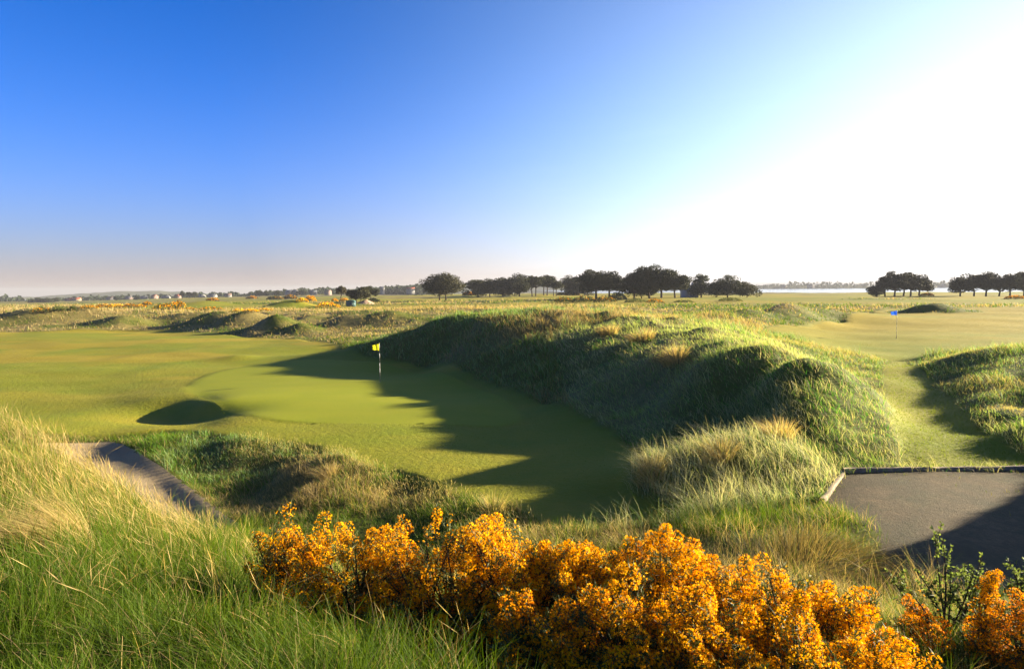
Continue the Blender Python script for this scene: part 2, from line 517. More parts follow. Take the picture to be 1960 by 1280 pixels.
def H0(x, y):
    x = np.asarray(x, float); y = np.asarray(y, float)
    sh = x.shape
    x = x.ravel(); y = y.ravel()
    out = np.empty(len(x))
    for i in range(0, len(x), 20000):
        w = warp(x[i:i + 20000], y[i:i + 20000])
        r2 = (w ** 2).sum(1)[:, None] + (_cw ** 2).sum(1)[None] - 2 * w @ _cw.T
        out[i:i + 20000] = _kern(np.maximum(r2, 0)) @ _sol[:_n] + _sol[_n]
    for bx, by, h, rx, ry in BUMPS:
        out += h * np.exp(-((x - bx) / rx) ** 2 - ((y - by) / ry) ** 2)
    # the land ends at the estuary on the right, the far left lies on a plain
    sea = sstep(0.0, 1.0, (y - 430 + 0.25 * np.minimum(x, 0)) / 110.0)
    lowest = np.where(x > -60, -5.0, -14.0)
    t = sstep(-260, 60, x)
    out = out * (1 - sea * t) + (-6.0) * sea * t
    far = sstep(900, 1400, y)
    out = out * (1 - far) + (-8.0) * far
    fall = 0.003 + 0.023 * sstep(0.0, -0.75, x / np.maximum(y, 1.0))
    out = np.where(y > 800, out - fall * (y - 800) * (1 - sstep(0.05, 0.25, x / np.maximum(y, 1.0))), out)
    return out.reshape(sh)


def march(hf, px, py, t0=1.5, t1=2500.0):
    v = ray(px, py)
    v = v / v[1]
    t = np.geomspace(t0, t1, 900)
    g = CAM_Z + v[2] * t - hf(v[0] * t, t)
    k = np.nonzero(g < 0)[0]
    if len(k) == 0:
        return None
    k = max(k[0], 1)
    f = g[k - 1] / (g[k - 1] - g[k])
    d = t[k - 1] + f * (t[k] - t[k - 1])
    return np.array([v[0] * d, d, CAM_Z + v[2] * d])


# ------------------------------------------------------------------ zones (polygons on the ground, world metres)
def poly(pts, smooth=2):
    out = []
    for p in pts:
        if len(p) == 3:                     # ('w', x, y)
            out.append((p[1], p[2]))
        else:
            h = march(H0, *p)
            out.append((h[0], h[1]))
    a = np.array(out)
    for _ in range(smooth):
        b = np.roll(a, -1, 0)
        a = np.stack([a * .75 + b * .25, a * .25 + b * .75], 1).reshape(-1, 2)
    return a


def sdist(pl, x, y):
    """signed distance to polygon, negative inside"""
    x = np.asarray(x, float); y = np.asarray(y, float)
    d2 = np.full(x.shape, 1e18); ins = np.zeros(x.shape, bool)
    lo, hi = pl.min(0) - 8, pl.max(0) + 8
    near = (x > lo[0]) & (x < hi[0]) & (y > lo[1]) & (y < hi[1])
    xs, ys = x[near], y[near]
    dd = np.full(xs.shape, 1e18); ii = np.zeros(xs.shape, bool)
    for (ax, ay), (bx, by) in zip(pl, np.roll(pl, -1, 0)):
        ex, ey = bx - ax, by - ay
        t = np.clip(((xs - ax) * ex + (ys - ay) * ey) / (ex * ex + ey * ey + 1e-12), 0, 1)
        dd = np.minimum(dd, (xs - ax - t * ex) ** 2 + (ys - ay - t * ey) ** 2)
        c = ((ay > ys) != (by > ys))
        with np.errstate(divide='ignore', invalid='ignore'):
            xi = ax + (ys - ay) * ex / (ey if abs(ey) > 1e-12 else 1e-12)
        ii ^= c & (xs < xi)
    d2[near] = dd; ins[near] = ii
    d = np.sqrt(d2)
    return np.where(ins, -d, np.minimum(d, 50.0))


Z_MOWN1 = poly([(0, 636), (200, 630), (330, 630), (450, 643), (560, 648), (640, 657), (665, 666), (700, 685), (830, 695), (920, 724), (1050, 774), (1150, 818), (1235, 863), (1205, 900), (1196, 938), (1240, 970), (1330, 980),
                (1240, 1000), (1120, 1008), (1060, 1003), (950, 965), (800, 915), (640, 868), (560, 850), (450, 836), (330, 823), (270, 826), (190, 838), ('w', -26, 27), ('w', -45, 40), ('w', -100, 60), ('w', -110, 90)], 2)
Z_GREEN = poly([(345, 742), (400, 712), (520, 690), (640, 687), (760, 694), (880, 722), (965, 760), (1010, 800), (960, 818), (860, 812), (760, 812), (600, 810), (500, 803), (440, 792), (385, 766)], 3)
Z_PATH = poly([(1690, 690), (1686, 720), (1700, 783), (1716, 832), (1733, 880), (1738, 902), ('w', 9.3, 15.62), ('w', 13.6, 15.75), (1960, 878), (1900, 832), (1850, 788), (1800, 744), (1766, 704), (1740, 688)], 2)
Z_MOWN2 = poly([(1455, 632), (1560, 662), (1640, 674), (1690, 688), (1745, 690), (1800, 672), ('w', 36, 40), ('w', 70, 45), ('w', 130, 60), ('w', 170, 150), ('w', 110, 165), (1760, 578), (1680, 590), (1640, 605), (1560, 618), (1480, 622)], 2)
Z_SAND = poly([(190, 844), (236, 846), (285, 880), (340, 915), (430, 987), (480, 1015), ('w', -8.3, 14.6), ('w', -11.5, 16.2), ('w', -15, 19.5), ('w', -18.2, 24)], 2)
Z_GRAVEL = poly([('w', 7.86, 15.5), ('w', 14.3, 15.62), ('w', 13.6, 12.0), ('w', 12.0, 8.2), ('w', 9.0, 7.0), ('w', 6.0, 8.6), ('w', 5.9, 10.4), ('w', 6.5, 11.7), ('w', 6.36, 13.5)], 0)


def zones(x, y):
    jit = 0.35 * (fbm(x * 1.3, y * 1.3, 5) - 0.5)
    far = sstep(115, 150, y)
    m1 = 1 - sstep(-0.25, 0.35, sdist(Z_MOWN1, x, y) + jit)
    m2 = 1 - sstep(-0.4, 0.6, sdist(Z_MOWN2, x, y) + jit * 2)
    m2 = m2 * (1 - sstep(112, 126, y + 14 * (fbm(x / 14.0, y / 9.0, 58) - 0.5)))
    for bx, by, bh, brx, bry in BUMPS[:2]:
        m2 = m2 * sstep(1.3, 1.9, np.hypot((x - bx) / brx, (y - by) / bry))
    pth = 1 - sstep(-0.2, 0.15, sdist(Z_PATH, x, y) + jit * 0.8)
    gr = 1 - sstep(-0.12, 0.12, sdist(Z_GREEN, x, y))
    sa = sdist(Z_SAND, x, y); gv = sdist(Z_GRAVEL, x, y)
    # far links land: bands of fairway between bands of rough
    fn = fbm(x / 70.0 + 3.1, y / 38.0, 21)
    mf = far * sstep(0.40, 0.50, fn)
    mown = np.maximum.reduce([m1, m2, pth, mf])
    straw = sstep(0.52, 0.72, fbm(x / 9.0, y / 9.0, 31)) * 0.6
    # bleached band on the tops of the dunes across the left
    band = sstep(90, 112, y) * (1 - sstep(128, 165, y)) * (1 - sstep(10, 30, x))
    straw = np.maximum(straw, band * (0.55 + 0.45 * sstep(0.38, 0.55, fbm(x / 6.0, y / 5.0, 41))))
    low = sstep(70, 80, y) * (1 - sstep(100, 112, y)) * (1 - sstep(-6, 4, x))
    straw = np.maximum(straw, low * 0.7 * sstep(0.47, 0.6, fbm(x / 4.0, y / 5.0, 43)))
    straw = np.maximum(straw, far * 0.7 * sstep(0.45, 0.6, fbm(x / 30.0, y / 16.0, 51)))
    gold = m2 * sstep(38, 75, y) * (0.35 + 0.65 * sstep(0.35, 0.6, fbm(x / 16.0, y / 9.0, 55))) + mf * 0.8 * sstep(0.4, 0.6, fbm(x / 40.0, y / 20.0, 57)) + m1 * 0.8 * sstep(0.48, 0.62, fbm(x / 9.0, y / 6.0, 59)) * sstep(25, 50, y)
    straw = straw * (1 - mown) + np.clip(gold, 0, 1) * mown * (1 - gr)
    return dict(mown=mown, straw=straw, putt=gr, sand=sa, gravel=gv, path=pth, m1=m1, m2=m2)


def HF(x, y, z=None):
    """final ground height: control surface plus undulation that depends on the zone"""
    x = np.asarray(x, float); y = np.asarray(y, float)
    if z is None:
        z = zones(x, y)
    base = H0(x, y)
    flat = np.clip(np.maximum.reduce([z['mown'], sstep(0.6, -0.2, z['sand']), sstep(0.5, -0.1, z['gravel'])]), 0, 1)
    rough = 1 - flat
    near = sstep(6, 14, y)
    calm = 1 - 0.7 * sstep(11.5, 14.5, x) * sstep(14, 16, y) * (1 - sstep(34, 42, y))
    rough = rough * calm * sstep(0.2, 2.6, sdist(Z_PATH, x, y) + 3.0 * (1 - sstep(12, 14, x)))
    n = (fbm(x / 2.6, y / 2.6, 61) - 0.5) * (0.18 + 0.35 * near) + (fbm(x / 0.8, y / 0.8, 71, 2) - 0.5) * 0.14
    n += (fbm(x / 1.7, y / 1.7, 87) - 0.5) * 0.55 * sstep(16, 20, y) * (1 - sstep(50, 60, y)) * sstep(-12, -6, x) * (1 - sstep(13, 14.5, x))
    n += (fbm(x / 1.3, y / 1.3, 83) - 0.5) * 1.3 * sstep(15.2, 16.6, x) * (1 - sstep(19, 21, x)) * sstep(8, 10, y) * (1 - sstep(15, 16.5, y)) / np.maximum(1 - 0.7 * sstep(11.5, 14.5, x) * sstep(14, 16, y), 0.2)
    n += (fbm(x / 11.0, y / 11.0, 81) - 0.5) * 0.9 * sstep(40, 90, y)
    m = (fbm(x / 9.0, y / 7.0, 91) - 0.5) * 0.50 * (1 - z['putt']) * sstep(12, 30, y) * (1 - z['path']) + (fbm(x / 14.0, y / 14.0, 95) - 0.5) * 0.10
    m += (fbm(x / 26.0, y / 26.0, 97) - 0.5) * 1.0 * sstep(60, 120, y)
    s = 1.3 * sstep(0.0, -0.6, z['sand'])
    return base + rough * n + flat * m * (1 - sstep(0.3, -0.2, z['gravel'])) - 0.10 * s


def hit(px, py):
    return march(HF, px, py)


# ------------------------------------------------------------------ the ground: one sheet, cut along zone borders
gu = np.linspace(-6.5, 6.5, 940)
gx = 12.0 * np.sinh(gu)
gv_ = np.concatenate([np.linspace(-1.35, 0.0, 120)[:-1], np.linspace(0, 3.2, 520)[:-1], np.linspace(3.2, 6.7, 110)])
gy = 9.0 + 13.5 * np.sinh(gv_)
GX, GY = np.meshgrid(gx, gy)
gx1, gy1 = GX.ravel().copy(), GY.ravel().copy()
cell = np.maximum(0.5 * (np.gradient(gx)[None, :] + np.zeros_like(GX)), 0.5 * np.gradient(gy)[:, None]).ravel()
for zp in (Z_SAND, Z_GRAVEL, Z_GREEN):
    d = sdist(zp, gx1, gy1)
    k = np.abs(d) < cell * 0.9
    e = 0.01
    xs, ys = gx1[k], gy1[k]
    ddx = (sdist(zp, xs + e, ys) - d[k]) / e; ddy = (sdist(zp, xs, ys + e) - d[k]) / e
    ok = np.hypot(ddx, ddy) > 0.7
    gx1[k] -= np.where(ok, d[k] * ddx, 0); gy1[k] -= np.where(ok, d[k] * ddy, 0)
gz = zones(gx1, gy1)
gh = HF(gx1, gy1, gz)
GV = np.c_[gx1, gy1, gh]
nx, ny = len(gx), len(gy)
idx = np.arange(nx * ny).reshape(ny, nx)
GQ = np.stack([idx[:-1, :-1], idx[:-1, 1:], idx[1:, 1:], idx[1:, :-1]], -1).reshape(-1, 4)
fc = GV[GQ].mean(1)
f_sand = sdist(Z_SAND, fc[:, 0], fc[:, 1]) < 0
f_grav = sdist(Z_GRAVEL, fc[:, 0], fc[:, 1]) < 0
f_green = sdist(Z_GREEN, fc[:, 0], fc[:, 1]) < 0
f_path = (sdist(Z_PATH, fc[:, 0], fc[:, 1]) < 0) & ~f_grav
f_fair = ((sdist(Z_MOWN1, fc[:, 0], fc[:, 1]) < 0) | (sdist(Z_MOWN2, fc[:, 0], fc[:, 1]) < 0)) & ~f_sand & ~f_grav & ~f_green & ~f_path
ZC = np.c_[gz['mown'], gz['straw'], gz['putt']]


def ground_part(name, sel, mat, label):
    q = GQ[sel]
    u, inv = np.unique(q.ravel(), return_inverse=True)
    me = mesh_quads(name, GV[u], inv.reshape(-1, 4), None, True)
    at = me.attributes.new('zone', 'FLOAT_COLOR', 'POINT')
    c = np.ones((len(u), 4), np.float32); c[:, :3] = ZC[u]
    at.data.foreach_set('color', c.ravel())
    return link(name, me, mat, label=label, kind='structure')


ground_part('ground', ~(f_sand | f_grav | f_green | f_path | f_fair), M_TURF, 'rolling links ground under the rough grass and dunes')
ground_part('fairway', f_fair, M_TURF, 'mown yellow green fairway turf')
ground_part('putting_green', f_green, M_TURF, 'smooth closely mown putting green around the yellow flag')
ground_part('grass_path', f_path, M_TURF, 'mown grass path between two dunes')
ground_part('bunker', f_sand, M_SAND, 'strip of grey brown bunker sand below the left bank')
ground_part('gravel_path', f_grav, M_GRAVEL, 'brown fine gravel pad edged with timber')


# fast lookup of height and zones from the sheet's grid
def _ij(x, y):
    fi = np.interp(np.arcsinh(np.asarray(x) / 12.0), gu, np.arange(nx))
    fj = np.interp(np.arcsinh((np.asarray(y) - 9.0) / 13.5), gv_, np.arange(ny))
    return fi, fj


def grid(arr, x, y):
    fi, fj = _ij(x, y)
    i = np.clip(fi.astype(int), 0, nx - 2); j = np.clip(fj.astype(int), 0, ny - 2)
    a, b = fi - i, fj - j
    A = arr.reshape(ny, nx)
    return (A[j, i] * (1 - a) + A[j, i + 1] * a) * (1 - b) + (A[j + 1, i] * (1 - a) + A[j + 1, i + 1] * a) * b


def G(x, y):
    return grid(gh, x, y)


def ghit(px, py):
    return march(lambda x, y: G(x, y), px, py)


# ------------------------------------------------------------------ water, far shore, hills
V = []
wx = [(110, 400), (2600, 400), (2600, 1800), (60, 1800)]
me = mesh_quads('water', np.array([(x, y, -3.0) for x, y in wx]), [[0, 1, 2, 3]])
mw = Mat('estuary_water')
wb = mw.noise(0.6, 3, 0.6, sx=(0.25, 1.0, 1.0))
link('water', me, mw.done(mw.principled((0.03, 0.05, 0.06), 0.12, 0.5, bump=wb, bump_s=0.35, bump_d=0.08)), label='pale calm estuary water beyond the right pine trees', kind='structure')


def ridge(name, px0, px1, d, tops, base_z, depth, mat, label):
    """a long low land form at distance d whose skyline passes the given pixels"""
    n = 120
    pxs = np.linspace(px0, px1, n)
    ty = np.interp(pxs, [t[0] for t in tops], [t[1] for t in tops])
    ty = ty + (fbm(pxs / 23.0, pxs * 0, 7) - 0.5) * 3
    top = np.array([P(a, b, d) for a, b in zip(pxs, ty)])
    rows = []
    for f, k in ((0, 0.0), (0.5, 0.75), (1.0, 1.0), (1.6, 0.6), (2.2, 0.0)):
        r = top.copy(); r[:, 1] += (f - 1.0) * depth; r[:, 0] *= r[:, 1] / d
        r[:, 2] = base_z + (top[:, 2] - base_z) * k
        rows.append(r)
    Vv = np.vstack(rows); q = []
    for r in range(4):
        for i in range(n - 1):
            q.append([r * n + i, r * n + i + 1, (r + 1) * n + i + 1, (r + 1) * n + i])
    return link(name, mesh_quads(name, Vv, np.array(q), None, True), mat, label=label, kind='structure')


m = Mat('far_fields')
M_FAR = m.done(m.principled(m.mix(m.noise(0.012, 3), (0.05, 0.07, 0.03), (0.13, 0.13, 0.06)), 0.9, 0.05))
ridge('far_shore', 1080, 2150, 1800, [(1080, 549), (1440, 547), (1560, 546), (1700, 548), (1800, 542), (1960, 541), (2150, 542)], -4.0, 90, M_FAR, 'low hazy far shore across the estuary')
ridge('hills', -200, 460, 2100, [(-200, 575), (60, 568), (200, 559), (300, 556), (380, 561), (460, 565)], -20.0, 160, M_FAR, 'faint pale hills beyond the far village')
ridge('hills', 640, 1180, 2200, [(640, 556), (740, 548), (850, 541), (960, 543), (1070, 540), (1180, 549)], -20.0, 160, M_FAR, 'faint pale hills behind the pine groves')


# ------------------------------------------------------------------ grass
def blade_arrays(p, h, w, lx, ly, cb, ct, seg=3, tipw=0.12, belly=0.0, face=None):
    """p (n,3) roots, h heights, w widths, lean vector (lx, ly) as part of the height; colours at root and tip"""
    n = len(p)
    ang = rng.uniform(0, math.pi * 2, n) if face is None else face
    sx, sy = np.cos(ang), np.sin(ang)
    Vs, Cs = [], []
    lean = np.hypot(lx, ly)
    for k in range(seg + 1):
        t = k / seg
        up = h * t * (1 - 0.42 * np.minimum(lean, 1.2) * t)
        off = t ** 1.8
        cx = p[:, 0] + lx * h * off; cy = p[:, 1] + ly * h * off; cz = p[:, 2] + up
        ww = 0.5 * w * ((1 - t) * (1 - tipw) + tipw + belly * math.sin(math.pi * t))
        c = cb + (ct - cb) * (t ** 0.9)
        for s in (-1, 1):
            Vs.append(np.c_[cx + s * sx * ww, cy + s * sy * ww, cz]); Cs.append(c)
    m_ = 2 * (seg + 1)
    Vv = np.stack(Vs, 1).reshape(-1, 3); Cc = np.stack(Cs, 1).reshape(-1, 3)
    b = (np.arange(n) * m_)[:, None, None]
    q = np.array([[2 * k, 2 * k + 1, 2 * k + 3, 2 * k + 2] for k in range(seg)])[None]
    return Vv, (b + q).reshape(-1, 4), Cc


def seed_arrays(p, h, w, lx, ly, cb, ct, face=None):
    """thin stalk with a feathery head on its upper third"""
    V1, Q1, C1 = blade_arrays(p, h, w * 0.5, lx, ly, cb, ct, 4, 0.5, face=face)
    lean = np.hypot(lx, ly); up = h * (1 - 0.42 * np.minimum(lean, 1.2))
    t = 0.68
    r = np.c_[p[:, 0] + lx * h * t ** 1.8, p[:, 1] + ly * h * t ** 1.8, p[:, 2] + h * t * (1 - 0.42 * np.minimum(lean, 1.2) * t)]
    tip = np.c_[p[:, 0] + lx * h, p[:, 1] + ly * h, p[:, 2] + up]
    ang = rng.uniform(0, 6.28, len(p)); s = np.c_[np.cos(ang), np.sin(ang), np.zeros(len(p))] * (w * 0.55)[:, None]
    mid = r * 0.55 + tip * 0.45
    V2 = np.stack([r, mid + s, tip, mid - s], 1).reshape(-1, 3)
    Q2 = (np.arange(len(p)) * 4)[:, None] + np.arange(4)[None]
    return np.vstack([V1, V2]), np.vstack([Q1, Q2 + len(V1)]), np.vstack([C1, np.repeat(ct * 1.1, 4, 0)])


GORSE_BED = np.array([(-2.2, 5.6), (-1.65, 4.5), (-1.15, 3.75), (-0.5, 3.2), (0.25, 2.6), (0.9, 2.2), (2.6, 2.6), (2.75, 4.6), (2.2, 6.2), (0.5, 6.6)])


HEAP = ghit(1590, 1080)       # where the flattened dead grass lies


def in_gorse(x, y):
    return sdist(GORSE_BED, x, y) < 0.0


LUSH = np.array([0.036, 0.098, 0.004]); LUSH2 = np.array([0.125, 0.190, 0.010]); MARRAM = np.array([0.075, 0.230, 0.026]); STRAW = np.array([0.44, 0.32, 0.12]); OLD = np.array([0.24, 0.17, 0.07])
GREENISH = np.array([0.20, 0.24, 0.055])
PALE = np.array([0.64, 0.50, 0.23])


def scatter(n, y0, y1, u0, u1, bias=0.0):
    y = np.exp(rng.uniform(math.log(y0), math.log(y1), n))
    u = rng.uniform(u0, u1, n)
    return u * y, y


def mixc(a, b, f):
    return a[None] * (1 - f[:, None]) + b[None] * f[:, None]


def rough_ok(x, y, edge=0.0):
    z = {k: grid(gz[k], x, y) for k in ('mown', 'sand', 'gravel', 'straw')}
    keep = (z['mown'] < rng.uniform(0.25, 0.7, len(x))) & (z['sand'] > 0.0 + edge) & (z['gravel'] > rng.uniform(-0.15, 0.1, len(x)))
    return keep, z


def long_grass(name, n, y0, y1, u0, u1, label, hmul=1.0, wk=0.00068):
    x, y = scatter(n, y0, y1, u0, u1)
    keep, z = rough_ok(x, y)
    keep &= ~((y > 14) & (y < 42) & (x > 2.5) & (x < 15) & (rng.uniform(0, 1, len(x)) < 0.42))
    keep &= ~((np.hypot(x - HEAP[0], y - HEAP[1]) < 1.05) & (rng.uniform(0, 1, len(x)) < 0.9))
    keep &= ~(in_gorse(x, y) & (rng.uniform(0, 1, len(x)) < 0.93))
    x, y = x[keep], y[keep]; straw = z['straw'][keep] * (z['mown'][keep] < 0.3)
    m_ = len(x)
    zz = G(x, y)
    left = (x < 0.25 * y - 0.8) & (y < 13)              # bank in front on the left
    tuft = 0.55 * fbm(x / 0.55, y / 0.55, 101, 2) + 0.45 * fbm(x / 0.16, y / 0.16, 103, 2); patch = fbm(x / 2.2, y / 2.2, 111); big = fbm(x / 6.5, y / 6.5, 121)
    tuft = np.where(y > 17, 0.6 * fbm(x / 1.4, y / 1.4, 105, 2) + 0.4 * tuft, tuft)
    bank = (y > 13) & (y < 27) & (x < 1.5)
    h = 0.34 * (0.35 + 1.3 * sstep(0.25, 0.75, tuft)) * rng.uniform(0.45, 1.3, m_) * hmul
    h *= 0.72 + 0.28 * sstep(3.5, 8.0, y)
    h = np.where(bank, h * 0.62, h)
    h *= np.where((y > 62) & (y < 103), 0.55, 1.0)
    h *= np.where((y > 13) & (x > 14) & (y < 38), 0.55, 1.0)
    h *= 1 + 0.35 * straw
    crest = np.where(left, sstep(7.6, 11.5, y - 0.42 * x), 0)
    # share of dry blades
    dry = 0.10 + 0.55 * sstep(0.5, 0.7, patch) * sstep(0.35, 0.6, big) + 1.0 * straw
    dry = np.where(left, 0.06 + 0.50 * crest * sstep(0.25, 0.6, patch), dry)
    face = (y > 18) & (y < 60) & (x > -14)
    is_dry = rng.uniform(0, 1, m_) < dry
    f1 = rng.uniform(0, 1, m_)
    green = mixc(LUSH, LUSH2, np.clip(f1 * 0.7 + 0.6 * (patch - 0.4), 0, 1))
    mar = mixc(MARRAM, LUSH2, f1)
    useM = (face & (rng.uniform(0, 1, m_) < 0.55))[:, None]
    cb = np.where(useM, mar, green)
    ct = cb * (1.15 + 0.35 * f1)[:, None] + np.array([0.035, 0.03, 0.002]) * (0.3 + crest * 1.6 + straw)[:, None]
    dcol = mixc(OLD, PALE, rng.uniform(0.25, 1.0, m_))
    cb = np.where(is_dry[:, None], dcol * 0.6 + GREENISH * 0.12, cb)
    ct = np.where(is_dry[:, None], dcol, ct)
    a = 2 * math.pi * vnoise(x / 0.45, y / 0.45, 131) * 2 + rng.normal(0, 1.1, m_)
    mag = rng.uniform(0.15, 1.05, m_)
    lx = np.cos(a) * mag * 0.9 - 0.2; ly = np.sin(a) * mag * 0.9 - 0.03
    w = np.where(y < 7, 0.0062, np.maximum(0.0045, wk * y)) * rng.uniform(0.7, 1.3, m_)
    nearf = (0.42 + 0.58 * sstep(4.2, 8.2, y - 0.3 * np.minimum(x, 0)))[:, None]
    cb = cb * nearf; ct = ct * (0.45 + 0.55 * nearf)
    # pale silvery and blond wisps; shoulder and tongue blades painted lighter as if sunlit
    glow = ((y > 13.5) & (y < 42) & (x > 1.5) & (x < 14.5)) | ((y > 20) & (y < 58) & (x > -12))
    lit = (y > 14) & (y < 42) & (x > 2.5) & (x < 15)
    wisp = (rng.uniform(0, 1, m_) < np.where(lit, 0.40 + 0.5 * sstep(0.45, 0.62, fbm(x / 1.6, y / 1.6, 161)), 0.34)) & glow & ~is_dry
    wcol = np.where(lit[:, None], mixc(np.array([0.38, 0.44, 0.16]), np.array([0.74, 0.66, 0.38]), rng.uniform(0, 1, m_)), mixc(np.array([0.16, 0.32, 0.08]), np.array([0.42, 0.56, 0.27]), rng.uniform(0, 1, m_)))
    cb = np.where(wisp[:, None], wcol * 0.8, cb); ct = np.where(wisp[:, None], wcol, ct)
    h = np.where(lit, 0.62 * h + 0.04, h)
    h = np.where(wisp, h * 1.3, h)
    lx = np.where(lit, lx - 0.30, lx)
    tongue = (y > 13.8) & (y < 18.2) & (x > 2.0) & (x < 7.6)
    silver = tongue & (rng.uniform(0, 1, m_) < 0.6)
    wcol = np.where(silver[:, None], mixc(np.array([0.50, 0.56, 0.28]), np.array([0.85, 0.78, 0.50]), f1), wcol)  # tongue blades lightened further in colour to offset their self-shadowing
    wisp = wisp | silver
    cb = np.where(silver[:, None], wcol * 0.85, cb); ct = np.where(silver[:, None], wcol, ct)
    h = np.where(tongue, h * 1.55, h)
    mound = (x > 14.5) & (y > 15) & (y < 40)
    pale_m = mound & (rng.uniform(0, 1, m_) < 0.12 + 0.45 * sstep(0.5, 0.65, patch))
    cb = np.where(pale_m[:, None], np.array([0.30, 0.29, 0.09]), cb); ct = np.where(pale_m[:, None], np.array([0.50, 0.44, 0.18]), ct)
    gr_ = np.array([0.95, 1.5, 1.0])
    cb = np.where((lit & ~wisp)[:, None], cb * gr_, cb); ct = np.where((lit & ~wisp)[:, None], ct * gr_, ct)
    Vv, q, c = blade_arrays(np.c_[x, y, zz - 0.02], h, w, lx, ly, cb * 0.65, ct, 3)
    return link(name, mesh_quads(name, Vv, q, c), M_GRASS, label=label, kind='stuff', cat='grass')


long_grass('long_grass', 210000, 1.7, 12.0, -1.15, 1.0, 'lush green and straw blond grass on the near bank')
long_grass('dune_grass', 560000, 12.0, 62.0, -0.95, 1.35, 'blue green marram grass with pale tufts on the dunes')
long_grass('bleached_grass', 150000, 62.0, 240.0, -0.95, 0.95, 'bleached straw coloured grass on the distant dunes', 1.25, 0.0011)

# seed stalks on the crest of the near bank and along the far bank
x, y = scatter(26000, 3.6, 13.0, -1.1, -0.05)
keep, z = rough_ok(x, y)
cr = sstep(6.0, 10.5, y - 0.38 * x) * sstep(0.3, 0.6, fbm(x / 1.3, y / 1.3, 141))
keep &= rng.uniform(0, 1, len(x)) < cr * 0.8 + 0.02
keep &= x < 0.25 * y - 0.8
x, y = x[keep], y[keep]; m_ = len(x)
a = rng.normal(math.pi * 0.95, 0.9, m_); mag = rng.uniform(0.1, 1.0, m_)
V1, Q1, C1 = seed_arrays(np.c_[x, y, G(x, y)], rng.uniform(0.30, 0.58, m_), np.maximum(0.0042, 0.00065 * y), np.cos(a) * mag, np.sin(a) * mag * 0.5, mixc(GREENISH, STRAW, rng.uniform(0, 1, m_)) * 0.8, mixc(STRAW, PALE, rng.uniform(0, 1, m_)))
link('seed_grass', mesh_quads('seed_grass', V1, Q1, C1), M_GRASS, label='pale seed heads standing above the near bank', kind='stuff', cat='grass')

# fine pale stalks along the sunlit crest of the bank below the green
x = rng.uniform(-13, 2.5, 30000); y = rng.uniform(12.5, 24, 30000)
sd_ = sdist(Z_MOWN1, x, y)
keep = (sd_ > 0.02) & (sd_ < 1.5) & (rng.uniform(0, 1, len(x)) < (0.9 - 0.5 * sd_) * sstep(0.3, 0.6, fbm(x / 1.1, y / 1.1, 181))) & (grid(gz['sand'], x, y) > 0.8) & (x > -10)
x, y = x[keep], y[keep]; m_ = len(x)
a = rng.uniform(0, 6.28, m_); mag = rng.uniform(0.1, 0.7, m_)
V1, Q1, C1 = seed_arrays(np.c_[x, y, G(x, y)], rng.uniform(0.16, 0.40, m_), np.full(m_, 0.011), np.cos(a) * mag - 0.2, np.sin(a) * mag, mixc(LUSH2, GREENISH, rng.uniform(0, 1, m_)), mixc(np.array([0.50, 0.46, 0.18]), PALE, rng.uniform(0, 1, m_)))
link('crest_grass', mesh_quads('crest_grass', V1, Q1, C1), M_GRASS, label='fine pale stalks along the crest of the bank below the green', kind='stuff', cat='grass')

# small weeds rooted in the gravel along its edges
x = rng.uniform(6.3, 12.5, 5200); y = rng.uniform(9.0, 15.4, 5200)
gd = grid(gz['gravel'], x, y)
keep = (gd < -0.05) & (fbm(x / 0.35, y / 0.35, 171) > 0.62 + 0.16 * np.clip(-gd / 2.0, 0, 1)) & (fbm(x / 1.6, y / 1.6, 173) > 0.42)
x, y = x[keep], y[keep]; m_ = len(x)
V1, Q1, C1 = blade_arrays(np.c_[x, y, G(x, y) - 0.01], rng.uniform(0.03, 0.12, m_), np.full(m_, 0.010), rng.normal(-0.2, 0.5, m_), rng.normal(0, 0.5, m_), mixc(LUSH2, OLD, rng.uniform(0, 0.8, m_)), mixc(LUSH2, STRAW, rng.uniform(0, 0.6, m_)), 3)
link('weeds', mesh_quads('weeds', V1, Q1, C1), M_GRASS, label='sparse weeds growing through the gravel', kind='stuff', cat='weeds')

# dry brown stems lying through the near grass
x, y = scatter(900, 2.2, 7.0, -0.95, 0.0)
keep, z = rough_ok(x, y)
keep &= ~in_gorse(x, y)
x, y = x[keep], y[keep]; m_ = len(x)
a = rng.uniform(0, 2 * math.pi, m_); mag = rng.uniform(0.6, 1.5, m_)
V1, Q1, C1 = blade_arrays(np.c_[x, y, G(x, y) + 0.04], rng.uniform(0.14, 0.36, m_), np.full(m_, 0.0055), np.cos(a) * mag, np.sin(a) * mag, mixc(OLD, STRAW, rng.uniform(0, 1, m_)) * np.array([1.0, 0.85, 0.7]), mixc(STRAW, PALE, rng.uniform(0, 1, m_)), 4, 0.4)
link('dry_stems', mesh_quads('dry_stems', V1, Q1, C1), M_GRASS, label='dry brown stalks lying through the near green grass', kind='stuff', cat='grass')

